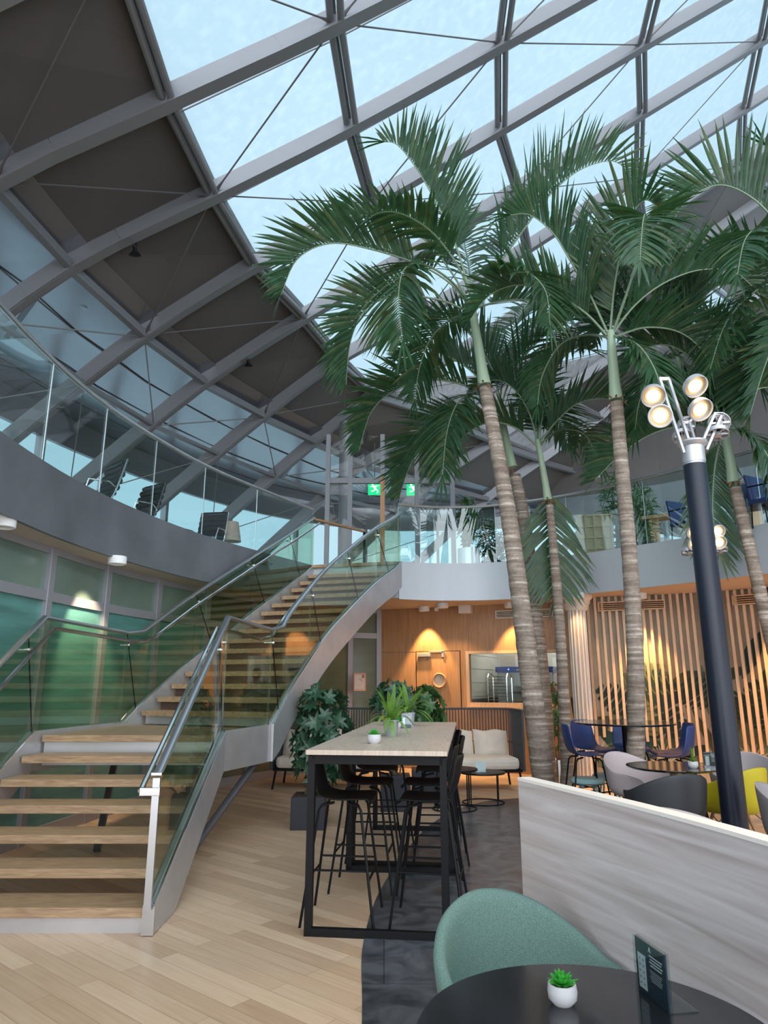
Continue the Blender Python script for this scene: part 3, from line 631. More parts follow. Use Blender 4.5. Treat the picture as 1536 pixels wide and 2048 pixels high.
def vent(loc, rz, label, w_=.95, h=.1, m='timberl'):
    t = thing('air_vent', label, 'vent', loc, rz)
    b = MB(); b.box((0, 0, h/2+.015), (w_, .03, .02)); b.box((0, 0, -h/2-.015), (w_, .03, .02)); b.box((-w_/2, 0, 0), (.02, .03, h+.05)); b.box((w_/2, 0, 0), (.02, .03, h+.05)); b.build('frame', m, t, world=False)
    b = MB(); b.box((0, .012, 0), (w_, .006, h)); b.build('dark_back', 'black', t, world=False)
    for k in range(3): b = MB(); b.box((0, -.003, (k-1)*h/3.2), (w_, .02, .01), R=Matrix.Rotation(.5, 3, 'X')); b.build('louvre', m, t, world=False)
for f_, lab in ((1.32, 'timber air vent above the slats, left of the dark lamp post'), (3.35, 'timber air vent above the slats, right of the dark lamp post')):
    p, t_ = rpt(f_, .17); vent(p+V((0, 0, CZ-.16)), math.atan2(t_.y, t_.x), lab, 1.0)
s_, z_ = whit(1120, 1220); vent(wp(min(s_-.15, WL-.6), CZ-.18, .02), WA, 'pale air vent in the timber wall above the kitchen window', 1.0, .09, 'cream')
def wallbox(px, py, w_, h, d, name, label, cat, m):
    s_, z_ = whit(px, py); b = MB(); wbox(b, s_-w_/2, s_+w_/2, z_-h/2, z_+h/2, d, 0); tag(b.build(name, m, bevel=.01), label, cat)
wallbox(934, 1220, .22, .15, .18, 'wall_speaker', 'small white wall speaker high on the timber wall', 'speaker', 'cream')
wallbox(874, 1219, .07, .07, .05, 'motion_sensor', 'tiny white motion sensor high on the timber wall', 'sensor', 'white')
# framed print on the far frosted glass
pr = aty(719, 1364, 12.72)
t = thing('framed_print', 'small pink print hanging on the far frosted glass panel left of the timber wall', 'picture', pr)
an = math.atan2(.4, .75)
b = MB(); b.box(pr, (.24, .025, .31), an); b.build('frame', 'rose', t, bevel=.004)
b = MB(); b.box(pr+V((.0, -.016, 0)), (.19, .004, .25), an); b.build('print', 'carton', t)
b = MB(); b.box(pr+V((.07, -.022, .1)), (.04, .004, .06), an); b.build('dark_mark', 'roseink', t)
b = MB(); q0 = pr+V((0, -.021, 0)); b.tube([q0+V((.05*math.cos(a_*.6), 0, .05*math.sin(a_*.6))) for a_ in range(0, 9)], .003, 4); b.build('drawing', 'roseink', t)

# ---------------------------------------------------------------- downlights
def downlight(p, label, power=14, col=(1, .72, .42), target=None, angle=75):
    t = thing('ceiling_downlight', label, 'ceiling lamp', p)
    b = MB(); b.lathe([(.045, 0), (.095, 0), (.1, -.01), (.1, -.085), (.085, -.09), (.07, -.075)], p, 24); b.build('housing', 'white', t, smooth=True)
    b = MB(); b.lathe([(.001, -.073), (.072, -.073)], p, 20); b.build('lens', 'lamps', t)
    spot(p+V((0, 0, -.1)), target or p-V((0, 0, 2)), power, col, angle, .5, .03, t)
p = atz(235, 1113, CZ); downlight(V((p.x, p.y, CZ)), 'round white ceiling lamp lighting the grey mullion of the teal glass wall', 120, (1, .75, .50), V((p.x-.75, p.y+.5, 1.2)), 62)
p = atz(8, 1035, CZ); downlight(V((p.x, p.y, CZ)), 'round white ceiling lamp at the left edge above the teal glass wall', 25)
for (px, py, off, lab, pw) in ((848, 1219, .24, 'round white ceiling lamp washing the timber wall above the door', 260), (1020, 1212, .24, 'round white ceiling lamp washing the timber wall above the kitchen window', 170)):
    s_, _ = whit(px, py, off); p = wp(s_, CZ, off); downlight(p, lab, pw, (1, .62, .26), wp(s_, 0.6, .02), 66)
p = atz(885, 1206, CZ); downlight(p, 'second round white ceiling lamp in front of the timber wall', 60, (1, .66, .34), None, 110)
for f_, lab in ((1.5, 'round white ceiling lamp washing the slats, left of the dark lamp post'), (3.55, 'round white ceiling lamp washing the slats at the right edge')):
    p, _ = rpt(f_, .42); downlight(V((p.x, p.y, CZ)), lab, 330, (1, .55, .2), V((p.x, p.y, .5))+V((.05, .1, 0)), 62)
p = atz(1155, 1186, CZ); downlight(V((p.x, p.y, CZ)), 'round white ceiling lamp beside the column capital', 22, (1, .66, .36), None, 110)
for k, (x_, y_) in enumerate(((5.7, 8.6), (-3.35, 10.4), (-1.2, 12.6), (6.3, 6.8))): # same lamps elsewhere under the upper floor
    downlight(V((x_, y_, CZ)), ['round ceiling lamp above the right hand lounge chairs', 'round ceiling lamp behind the stair', 'round ceiling lamp near the framed print', 'round ceiling lamp right of the lounge'][k], (110, 150, 45, 110)[k], (1, .62, .3), None, 120)
for px, py, y_, lab in ((270, 507, 9.62, 'small black roof spotlight with a glowing orange lens on the second rib'), (497, 730, 13.5, 'small black roof spotlight further back under the dark roof panels'), (1040, 972, 20., 'tiny roof spotlight glowing red above the far balustrade')):
    p = aty(px, py, y_); t = thing('roof_spotlight', lab, 'spotlight', p); R = Matrix.Rotation(.35, 3, 'X')
    b = MB(); b.lathe([(.03, .12), (.035, .04), (.075, -.0), (.095, -.03), (.085, -.035)], p, 16, R); b.tube([p+V((0, 0, .1)), p+V((0, 0, .26))], .018, 6); b.build('housing', 'blackp', t, smooth=True)
    b = MB(); b.lathe([(.001, -.026), (.082, -.026)], p, 16, R); b.build('lens', 'lampr', t)
for px, py in ((172, 610), (545, 862)):
    p = atz(px, py, 7.9); p.z = 7.88; b = MB(); b.lathe([(.08, -.03), (.2, -.03), (.36, -.012), (.38, .0)], p, 28); b.lathe([(.001, -.05), (.1, -.04)], p, 20)
    tag(b.build('round_air_diffuser', 'soffit', smooth=True), 'round air diffuser in the metal ceiling, %s' % ('the larger near one' if px < 300 else 'the small far one'), 'vent')

# ================================================================ STAIR
RS = .148
lowR = [(-1.47, 4.72), (-1.46, 6.50)]; lowL = [(-3.10, 4.72), (-3.10, 6.50)]
upR = {7: (-1.20, 7.42), 8: (-1.14, 7.62), 11: (-.97, 8.25), 14: (-.76, 8.98), 17: (-.47, 9.78), 20: (-.15, 10.6), 23: (.24, 11.40)}
upL = {7: (-2.86, 8.06), 8: (-2.80, 8.22), 11: (-2.52, 8.90), 14: (-2.19, 9.62), 17: (-1.86, 10.35), 20: (-1.52, 11.08), 23: (-1.20, 11.80)}
def at_k(d, k):
    ks = sorted(d)
    for a_, c_ in zip(ks[:-1], ks[1:]):
        if k <= c_: f_ = (k-a_)/(c_-a_); return V((*d[a_], 0)).lerp(V((*d[c_], 0)), f_)
    return V((*d[ks[-1]], 0))
pR = interp([V((*upR[k], 0)) for k in sorted(upR)][1:], 3); upRs = {8+k*5/5.: None for k in range(1)}
def upr(k): f_ = (k-8)/15.*(len(pR)-1); i = int(min(f_, len(pR)-2)); return pR[i].lerp(pR[i+1], f_-i)
def upl(k): return at_k(upL, k)
st = thing('staircase', 'steel and oak open staircase with glass sides rising to the upper floor in two flights', 'staircase', (-2.28, 4.72, 0))
b = MB(); b.box((-2.285, 4.76, .045+.02), (1.64, .03, .13)); b.box((-2.285, 4.86, .04), (1.6, .2, .08)); b.build('plinth', 'stringer', st)
TT = .058
for k in range(1, 7):
    y_ = 4.72+.2967*(k-1); b = MB(); b.box((-2.285, y_+.155, RS*k-TT/2), (1.60, .315, TT)); b.build('tread', 'treadw', st, bevel=.004)
b = MB(); z7 = RS*7; b.prism([(-3.07, 6.50), (-1.50, 6.50), (-1.24, 7.46), (-2.86, 8.14), (-2.9, 8.1)], z7-TT, z7); b.build('landing', 'treadw', st, bevel=.004)
b = MB(); b.box((-2.285, 6.56, z7-TT-.10), (1.56, .03, .20)); b.build('landing_beam', 'stringer', st)
for k in range(8, 23):
    a_, c_ = upl(k), upr(k); a2, c2 = upl(min(k+1.12, 23)), upr(min(k+1.12, 23)); z_ = RS*k
    ins = (c_-a_).normalized()*.03
    b = MB(); b.prism([a_+ins, c_-ins, c2-ins, a2+ins], z_-TT, z_); b.build('tread', 'treadw', st, bevel=.004)
    if k >= 8:
        b = MB(); b.strip([a_.lerp(a2, .3)+ins, c_.lerp(c2, .3)-ins], z_-TT-.085 if k > 8 else z_-TT-.09, z_-TT, .012); b.build('riser', 'chocolate' if k > 8 else 'stringer', st)
b = MB(); b.strip([upl(23), upr(23)], RS*22, FZ+.02, .03); b.build('top_riser', 'stringer', st)
b = MB(); a_, c_ = upl(22.6), upr(22.6); b.prism([a_, c_, upr(23)+V((.1, .25, 0)), upl(23)+V((0, .3, 0))], FZ-.02, FZ+.03); b.build('top_nosing', 'treadw', st)
def plate(path, zs, hgts, th, name, m='stringer'):
    b = MB(); b.strip(path, [z-h for z, h in zip(zs, hgts)], zs, th); return b.build(name, m, st, bevel=.004)
# lower stringers, with the cut at the foot
for sx_, nm in ((-1.44, 'r'), (-3.13, 'l')):
    path = [V((sx_, y_, 0)) for y_ in (4.70, 5.15, 6.42)]; plate(path, [.17, .40, z7+.04], [.165, .398, .34], .07, 'stringer')
    b = MB(); b.box((sx_, 4.69, .088), (.075, .02, .165)); b.build('stringer_cap', 'stainless', st)
    b = MB()
    for dx in (-.026, .026): b.beam(V((sx_+dx, 4.70, .178)), V((sx_+dx, 6.42, z7+.048)), .014, .018)
    b.build('glass_channel', 'chrome', st)
lr = [V((-1.44, 6.42, 0)), V((-1.19, 7.40, 0))]; plate(lr, [z7+.04]*2, [.34, .36], .06, 'landing_fascia', 'steeld' if 0 else 'stringer')
ll = [V((-3.13, 6.42, 0)), V((-2.90, 8.08, 0))]; plate(ll, [z7+.04]*2, [.34, .36], .06, 'landing_fascia')
ks = [7.4+.52*i for i in range(31)]
for fn, off, nm in ((upr, .03, 'r'), (upl, -.03, 'l')):
    path = [fn(max(k, 8)) if k > 7.99 else (V((-1.19, 7.40, 0)).lerp(upr(8), (k-7.4)/.6) if nm == 'r' else V((-2.90, 8.08, 0)).lerp(upl(8), (k-7.4)/.6)) for k in ks]
    path = [p+V((off, 0, 0)) for p in path]; zs = [z7+.04 if k < 7.45 else RS*k+.05 for k in ks]
    b_ = plate(path, zs, [.36 if k < 7.45 else .42 for k in ks], .06, 'stringer')
    b = MB(); 
    for dx in (-.024, .024): b.tube([p+V((dx, 0, z+.008)) for p, z in zip(path, zs)], .008, 5)
    b.build('glass_channel', 'chrome', st, smooth=True)
# struts under the landing
b = MB(); b.tube([V((-1.72, 6.6, .02)), V((-1.27, 7.35, .74))], .035, 8); b.build('strut', 'steeld', st, smooth=True)
b = MB(); b.tube([V((-2.6, 6.8, .02)), V((-2.8, 7.6, .74))], .035, 8); b.build('strut', 'steeld', st, smooth=True)
# glass guard panels: plan path, foot height, rail height
def guard(path, zb, zt, cuts, m, tilt=0):
    n = len(path)
    for a_, c_ in zip(cuts[:-1], cuts[1:]):
        b = MB(); b.strip(path[a_:c_+1], zb[a_:c_+1], [z-.01 for z in zt[a_:c_+1]], .014); b.build('glass_panel', m, st, smooth=True)
    for c_ in cuts[1:-1]:
        def gp(i, zz):
            i = max(0, min(i, n-1.001)); k_ = int(i); f_ = i-k_; p = path[k_].lerp(path[k_+1], f_); return V((p.x, p.y, zz[k_]*(1-f_)+zz[k_+1]*f_))
        lo_ = gp(c_+(0 if c_ == 2 else (.9 if c_ == 3 else 1.9)), zb); hi_ = gp(c_-(.28 if c_ == 2 else 0), zt)+V((0, 0, -.02))
        b = MB(); b.tube([lo_, lo_.lerp(hi_, .5), hi_], .006, 5); b.build('panel_joint', 'black', st)
        b = MB(); q = hi_.lerp(lo_, .14); b.lathe([(.022, -.02), (.022, .02)], q, 12, Matrix.Rotation(math.pi/2, 3, 'Y')); b.tube([q, q+V((-.09, 0, 0))], .008, 6); b.build('rail_bracket', 'chrome', st, smooth=True)
def rails(path, zt, side, n0=0):
    b = MB(); b.tube([V((p.x, p.y, z)) for p, z in zip(path, zt)], .021, 8, flat=1.5); b.build('cap_rail', 'stainless', st, smooth=True)
    b = MB(); q = [V((p.x+side*.10, p.y, z-.10)) for p, z in zip(path, zt)]; b.tube(q, .019, 8); b.build('handrail', 'chrome', st, smooth=True)
def prof(low_x, corner1, corner2, fn, off, foot_z):
    path = [V((low_x, 4.66, 0)), V((low_x, 5.5, 0)), V((*corner1, 0)), V((*corner2, 0))]
    zb = [.16, .58, z7+.03, z7+.03]; zt = [foot_z, foot_z+(2.08-foot_z)*.48, 2.08, 2.04]
    for k in [8+.75*i for i in range(20)]+[23]:
        path.append(fn(k)+V((off, 0, 0))); zb.append(RS*k+.04); zt.append(RS*k+.04+.86+.0)
    return path, zb, zt
path, zb, zt = prof(-1.44, (-1.44, 6.42), (-1.19, 7.40), upr, .03, .93)
guard(path, zb, zt, [0, 2, 3, 9, 15, 20, len(path)-1], 'stairglass'); rails(path, zt, -1)
path, zb, zt = prof(-3.13, (-3.13, 6.42), (-2.90, 7.9), upl, -.03, .93)
guard(path, zb, zt, [0, 2, 3, 9, 15, 20, len(path)-1], 'stairglass'); rails(path, zt, 1)
b = MB(); b.box((-1.44, 4.655, .53), (.045, .02, .76)); b.build('end_post', 'stainless', st)
b = MB(); b.box((-1.475, 4.65, .83), (.13, .03, .05)); b.box((-1.44, 4.65, .935), (.07, .03, .02)); b.build('rail_end_bracket', 'chrome', st, bevel=.003)
b = MB(); p_ = path[-1]; b.beam(V((p_.x, p_.y, FZ+.86)), V((p_.x+.85, p_.y+1.35, FZ+.93)), .06, .035); tag(b.build('timber_handrail', 'dowel'), 'short brown timber handrail leading away from the stair head', 'handrail')
b = MB(); b.tube([V((p_.x+.85, p_.y+1.35, FZ)), V((p_.x+.85, p_.y+1.35, FZ+.95))], .03, 8); tag(b.build('black_post', 'black', smooth=True), 'short black post under the far end of the timber handrail', 'post')

# ================================================================ PALMS
def frond(parent, pts, L=.62, W=.055, n=34, mode='up', name='frond', start=.12, old=0, up_c=.62, rr=.018, seed=1):
    rnd = random.Random(seed); P = interp(pts, 6); m = len(P); cl = [0]
    for a_, c_ in zip(P[:-1], P[1:]): cl.append(cl[-1]+(c_-a_).length)
    T_ = cl[-1]
    def at(f_):
        s_ = f_*T_
        for i in range(m-1):
            if cl[i+1] >= s_ or i == m-2: u = (s_-cl[i])/max(1e-6, cl[i+1]-cl[i]); return P[i].lerp(P[i+1], u), (P[i+1]-P[i]).normalized()
    hd = P[-1]-P[0]; hd.z = 0
    if hd.length < .25: hd = V((0, -1, 0)) if mode != 'hang' else V((0, 1, 0))
    side = hd.cross(V((0, 0, 1))).normalized()
    b = MB(); b.norecalc = True; b.cur = 0
    b.tube(P, [rr*(1-.8*i/(m-1)) for i in range(m)], 5)
    for k in range(n):
        f_ = start+(1-start)*(k+.5)/n; p, t_ = at(min(f_, .999)); N = side.cross(t_).normalized(); pr_ = math.sin(math.pi*min(1, .18+.80*(f_-start)/(1-start)))**.6
        for sg in (-1, 1):
            l_ = L*pr_*rnd.uniform(.82, 1.12); jit = rnd.uniform(-.13, .13)
            if mode == 'up': d = t_*(.55+.5*f_+jit)+side*sg*(.62+jit)+N*(up_c+rnd.uniform(-.12, .16)); dr = rnd.uniform(.12, .45)
            elif mode == 'hang': d = t_*(.62+jit)+side*sg*.7+N*.05*sg; dr = rnd.uniform(.4, .7)
            else: d = t_*(.6+jit)+side*sg*.75+N*(.15+jit); dr = rnd.uniform(.5, 1.1)
            b.cur = 2 if rnd.random() < .2+old else 1
            q = N if mode != 'up' else (N*.6-side*sg*.8)
            b.leaf(p, d, q, l_, W*(.75+.35*pr_), 4, dr, .18)
    # terminal leaflets
    p, t_ = at(.999)
    for a_ in (-.35, 0, .35): b.leaf(p, t_+side*a_, side.cross(t_), L*.5, W*.8, 4, .5, .15)
    return b.build(name, ['rachis', 'palm', 'palmy'], parent, smooth=False)
def palm(label, trunk, shaft, fronds, y0, r0, r1, rs=.05, scale=1., seed=0, group='tall palms of the atrium'):
    """trunk, shaft: lists of (px, py, dy); fronds: list of (points (px, py, dy), mode, length)"""
    tp = [aty(x, y, y0+d) for x, y, d in trunk]; base = V((tp[0].x, tp[0].y, 0))
    t = thing('palm_tree', label, 'palm', base, 0, group)
    if tp[0].z > .05: tp = [V((tp[0].x+(tp[0].x-tp[1].x)*tp[0].z/max(.2, tp[1].z-tp[0].z)*.6, tp[0].y, 0))]+tp
    P = interp(tp, 10); n = len(P); b = MB()
    b.tube(P, [(r0+(r1-r0)*i/(n-1))*(1+.035*math.sin(i*9.))+(.05*max(0, 1-i/4.)) for i in range(n)], 14); b.build('trunk', 'bark', t, smooth=True)
    if shaft:
        S_ = interp([aty(x, y, y0+d) for x, y, d in shaft], 5); n = len(S_); b = MB()
        b.tube(S_, [rs*(1.25-.5*i/(n-1)+(.25*(1-i/3) if i < 3 else 0)) for i in range(n)], 12); b.build('crownshaft', 'shaft', t, smooth=True)
        b = MB(); p = S_[0]; rnd = random.Random(seed)
        for k in range(10): a_ = k*.63; b.leaf(p+V((math.cos(a_), math.sin(a_), 0))*rs*1.1, V((math.cos(a_), math.sin(a_), rnd.uniform(-1.2, .4))), (0, 0, 1), .12, .03, 2, .3)
        b.build('fibre_ring', 'fibre', t)
        tip = S_[-1]
    for k, f_ in enumerate(fronds):
        pts, mode, L = f_[:3]; kw = f_[3] if len(f_) > 3 else {}
        kw = dict(kw); kw['n'] = int(kw.get('n', 34)*(1.3 if mode != 'hang' else .95))
        frond(t, [aty(x, y, y0+d) for x, y, d in pts], L*scale*1.5, .042*scale+.004, mode=mode, seed=seed*50+k, **kw)
    return t
U = 'up'; D = 'droop'; Hg = 'hang'
palm('palm with the thickest leaning ringed trunk, crown left of centre',
 [(1092, 1600, .2), (1066, 1400, .1), (1043, 1220, .05), (1020, 1050, 0), (994, 900, 0), (970, 775, 0)], [(969, 770, 0), (958, 700, 0), (948, 640, 0), (943, 600, 0)],
 [([(940, 615, 0), (905, 570, -.1), (840, 530, -.2), (740, 498, -.3), (660, 487, -.4), (595, 518, -.4), (562, 590, -.4)], U, .60, dict(n=44, start=.3)),
  ([(944, 600, 0), (915, 500, 0), (880, 420, 0), (835, 340, 0), (795, 290, 0), (768, 284, 0)], U, .66, dict(n=40, start=.28, up_c=.85)),
  ([(952, 600, 0), (990, 540, .2), (1040, 470, .3), (1100, 390, .4), (1160, 340, .4), (1225, 322, .4), (1262, 350, .4)], U, .68, dict(n=46, start=.22, up_c=.8)),
  ([(955, 615, 0), (1000, 603, .2), (1060, 600, .4), (1130, 617, .6), (1200, 660, .7)], U, .46, dict(n=40, start=.12)),
  ([(940, 610, 0), (900, 560, -.5), (845, 528, -.9), (808, 540, -1.2), (797, 600, -1.3), (805, 680, -1.3)], D, .60, dict(n=40, start=.35)),
  ([(940, 625, 0), (880, 600, -.1), (800, 592, -.2), (735, 615, -.2), (702, 680, -.2), (692, 770, -.2)], U, .52, dict(n=40, start=.28)),
  ([(942, 610, 0), (900, 540, .4), (850, 480, .6), (780, 440, .7), (700, 430, .7), (650, 445, .7)], U, .50, dict(n=36, start=.3)),
  ([(945, 625, 0), (900, 640, .4), (860, 680, .7), (838, 740, .8), (830, 800, .8)], D, .5, dict(n=30)),
  ([(948, 605, 0), (935, 520, .8), (920, 450, 1.2), (900, 400, 1.4)], D, .55, dict(n=30, start=.2)),
  ([(950, 610, 0), (1000, 560, -.6), (1050, 545, -1.0), (1090, 580, -1.2), (1100, 650, -1.2)], D, .5, dict(n=34, start=.25)),
  ([(945, 605, 0), (920, 540, -.3), (870, 470, -.6), (810, 430, -.9), (760, 425, -1.1), (720, 450, -1.2)], D, .45, dict(n=34, start=.3))],
 8.6, .15, .085, .062, 1.0, 1)
palm('palm whose thin trunk rises right behind the thickest trunk, crown just above it',
 [(1098, 1600, .1), (1088, 1400, .1), (1068, 1200, 0), (1050, 1050, 0), (1030, 950, 0)], [(1024, 935, 0), (1012, 880, 0), (1002, 830, 0), (998, 800, 0)],
 [([(1000, 815, 0), (940, 775, -.1), (870, 760, -.2), (800, 775, -.3), (745, 820, -.3), (718, 900, -.3)], U, .56, dict(n=42, start=.2)),
  ([(1000, 820, 0), (960, 790, -.5), (920, 800, -.9), (895, 860, -1.1), (885, 950, -1.1)], D, .62, dict(n=38, start=.25)),
  ([(1000, 820, 0), (930, 830, .2), (870, 860, .3), (825, 920, .3), (800, 990, .3)], U, .55, dict(n=38, start=.2)),
  ([(1003, 810, 0), (1020, 760, 0), (1060, 700, 0), (1120, 650, 0), (1190, 630, .1), (1240, 650, .1)], U, .58, dict(n=42, start=.15)),
  ([(1000, 805, 0), (985, 740, .2), (950, 680, .4), (900, 640, .5), (850, 640, .5)], U, .55, dict(n=38, start=.15)),
  ([(1000, 805, 0), (1010, 720, .6), (1030, 650, .8), (1060, 600, .9)], D, .55, dict(n=34, start=.15)),
  ([(1005, 815, 0), (1060, 800, .4), (1110, 830, .6), (1140, 890, .7)], D, .5, dict(n=30, start=.15)),
  ([(1000, 815, 0), (940, 740, .6), (860, 700, .9), (790, 720, 1.)], U, .5, dict(n=34, start=.2))],
 10.2, .12, .085, .06, 1.0, 2)
palm('slim palm in the middle with a dead frond hanging beside its trunk',
 [(1137, 1610, .2), (1128, 1400, .1), (1118, 1230, 0), (1107, 1100, 0), (1099, 1010, 0)], [(1096, 1000, 0), (1088, 950, 0), (1078, 900, 0), (1074, 880, 0)],
 [([(1072, 890, 0), (1030, 855, 0), (980, 845, 0), (930, 870, 0), (905, 920, 0)], U, .42, dict(n=34, start=.15)),
  ([(1074, 885, 0), (1060, 830, .1), (1030, 780, .2), (990, 760, .3), (950, 780, .3)], U, .45, dict(n=34, start=.15)),
  ([(1078, 880, 0), (1090, 800, .2), (1110, 740, .3), (1145, 700, .3), (1180, 700, .3)], U, .5, dict(n=36, start=.12, up_c=.8)),
  ([(1080, 885, 0), (1115, 840, .1), (1160, 805, .2), (1220, 800, .2), (1265, 840, .2)], U, .45, dict(n=36, start=.12)),
  ([(1080, 890, 0), (1120, 860, .4), (1170, 870, .6), (1200, 930, .6)], D, .45, dict(n=30, start=.12)),
  ([(1076, 880, 0), (1075, 820, .6), (1080, 760, .8), (1085, 720, .9)], D, .45, dict(n=30)),
  ([(1100, 985, .1), (1102, 1030, .12), (1106, 1100, .12), (1108, 1160, .1), (1110, 1190, .1)], Hg, .62, dict(n=40, start=.02, old=.2))],
 9.8, .09, .055, .045, .95, 3)
palm('palm right of centre with a straight pale trunk and wide crown',
 [(1262, 1640, .1), (1272, 1480, .1), (1270, 1300, 0), (1258, 1100, 0), (1243, 930, 0), (1233, 805, 0)], [(1232, 800, 0), (1227, 740, 0), (1223, 690, 0), (1221, 662, 0)],
 [([(1220, 670, 0), (1228, 580, 0), (1242, 500, -.1), (1258, 440, -.3), (1290, 400, -.5), (1320, 420, -.7)], U, .6, dict(n=44, start=.15, up_c=.5)),
  ([(1215, 665, 0), (1180, 590, 0), (1140, 520, .1), (1105, 465, .2), (1060, 430, .3), (1020, 430, .3)], U, .55, dict(n=40, start=.2)),
  ([(1213, 670, 0), (1170, 625, 0), (1110, 590, .1), (1040, 570, .2), (980, 590, .2), (940, 640, .2)], U, .45, dict(n=40, start=.15)),
  ([(1225, 668, 0), (1270, 610, 0), (1330, 565, .1), (1400, 540, .2), (1470, 545, .2), (1520, 590, .2)], U, .52, dict(n=44, start=.12)),
  ([(1225, 668, 0), (1262, 560, -.3), (1285, 470, -.6), (1290, 430, -.9), (1285, 450, -1.2), (1280, 520, -1.3)], D, .52, dict(n=38, start=.3)),
  ([(1228, 675, 0), (1290, 655, .2), (1360, 665, .3), (1410, 710, .4), (1430, 780, .4)], U, .5, dict(n=40, start=.12)),
  ([(1215, 675, 0), (1170, 670, .4), (1120, 690, .7), (1085, 750, .8), (1075, 810, .8)], D, .5, dict(n=34, start=.12)),
  ([(1221, 665, 0), (1225, 600, .6), (1215, 530, 1.), (1190, 480, 1.2)], U, .55, dict(n=34, start=.1)),
  ([(1224, 670, 0), (1275, 690, -.4), (1310, 740, -.6), (1325, 800, -.6)], D, .42, dict(n=30, start=.15))],
 7.7, .105, .075, .058, .95, 4)
palm('palm right of the dark lamp post with a green crownshaft and a big drooping frond',
 [(1578, 1420, .1), (1545, 1290, .1), (1512, 1150, 0), (1488, 1050, 0), (1470, 975, 0)], [(1467, 965, 0), (1458, 910, 0), (1448, 860, 0), (1444, 840, 0)],
 [([(1444, 850, 0), (1420, 780, 0), (1385, 720, .1), (1335, 690, .1), (1285, 700, .1), (1255, 745, .1)], U, .5, dict(n=40, start=.12)),
  ([(1446, 845, 0), (1450, 760, .1), (1445, 690, .2), (1420, 630, .3)], U, .52, dict(n=36, start=.12)),
  ([(1450, 848, 0), (1480, 800, 0), (1530, 775, .1), (1590, 790, .1)], U, .5, dict(n=36, start=.12)),
  ([(1440, 855, 0), (1380, 850, .2), (1310, 865, .3), (1245, 905, .4), (1190, 960, .4)], U, .5, dict(n=42, start=.12)),
  ([(1452, 855, 0), (1500, 870, -.3), (1540, 920, -.5), (1560, 980, -.5)], D, .5, dict(n=32)),
  ([(1445, 860, .2), (1430, 930, .3), (1425, 1010, .3), (1430, 1090, .3), (1440, 1110, .3)], Hg, .50, dict(n=42, start=.1)),
  ([(1442, 850, 0), (1400, 800, .6), (1340, 790, .9), (1290, 830, 1.)], D, .5, dict(n=34)),
  ([(1446, 850, 0), (1480, 740, .5), (1520, 690, .7), (1570, 680, .8)], U, .5, dict(n=34))],
 8.3, .085, .068, .052, .95, 5)
palm('palm mostly beyond the right edge whose fronds reach in at the upper right',
 [(1680, 1500, 0), (1660, 1200, 0), (1645, 900, 0), (1635, 700, 0)], [(1633, 690, 0), (1628, 620, 0), (1622, 560, 0)],
 [([(1620, 560, 0), (1570, 470, 0), (1510, 400, 0), (1440, 370, .1), (1375, 400, .1), (1340, 455, .1)], U, .6, dict(n=46, start=.15, up_c=.75)),
  ([(1618, 570, 0), (1560, 560, -.2), (1500, 590, -.3), (1450, 650, -.4), (1420, 740, -.4)], D, .6, dict(n=42, start=.12)),
  ([(1620, 560, 0), (1570, 500, -.6), (1520, 460, -.9), (1490, 480, -1.1), (1475, 550, -1.2)], D, .5, dict(n=38, start=.2)),
  ([(1620, 575, 0), (1570, 640, 0), (1530, 730, 0), (1500, 830, 0)], U, .5, dict(n=38, start=.15)),
  ([(1618, 570, 0), (1540, 540, .6), (1460, 520, .8), (1390, 560, .9), (1350, 620, .9)], U, .5, dict(n=40, start=.15)),
  ([(1620, 560, 0), (1590, 420, 0), (1560, 330, 0), (1530, 290, 0)], U, .5, dict(n=38, start=.2))],
 7.6, .12, .08, .06, 1.0, 6)
palm('shaded palm standing behind, its crown showing between the two right hand crowns',
 [(1462, 1600, 0), (1440, 1400, 0), (1416, 1150, 0), (1397, 960, 0), (1378, 830, 0)], [(1375, 815, 0), (1364, 760, 0), (1352, 700, 0)],
 [([(1352, 710, 0), (1300, 650, 0), (1230, 640, 0), (1180, 690, 0)], U, .6, dict(n=38)),
  ([(1352, 705, 0), (1340, 620, 0), (1310, 560, 0), (1260, 540, .0)], U, .6, dict(n=38)),
  ([(1354, 705, 0), (1390, 620, 0), (1440, 570, 0), (1500, 580, 0)], U, .6, dict(n=38)),
  ([(1354, 710, 0), (1420, 680, 0), (1480, 700, 0), (1520, 770, 0)], U, .6, dict(n=38)),
  ([(1352, 705, 0), (1365, 600, .5), (1380, 520, .8), (1400, 470, 1)], U, .6, dict(n=36)),
  ([(1350, 715, 0), (1310, 730, -.3), (1280, 800, -.4), (1270, 860, -.4)], D, .6, dict(n=34)),
  ([(1356, 715, 0), (1400, 760, -.2), (1420, 840, -.3)], D, .6, dict(n=32))],
 8.6, .06, .05, .045, .9, 7)

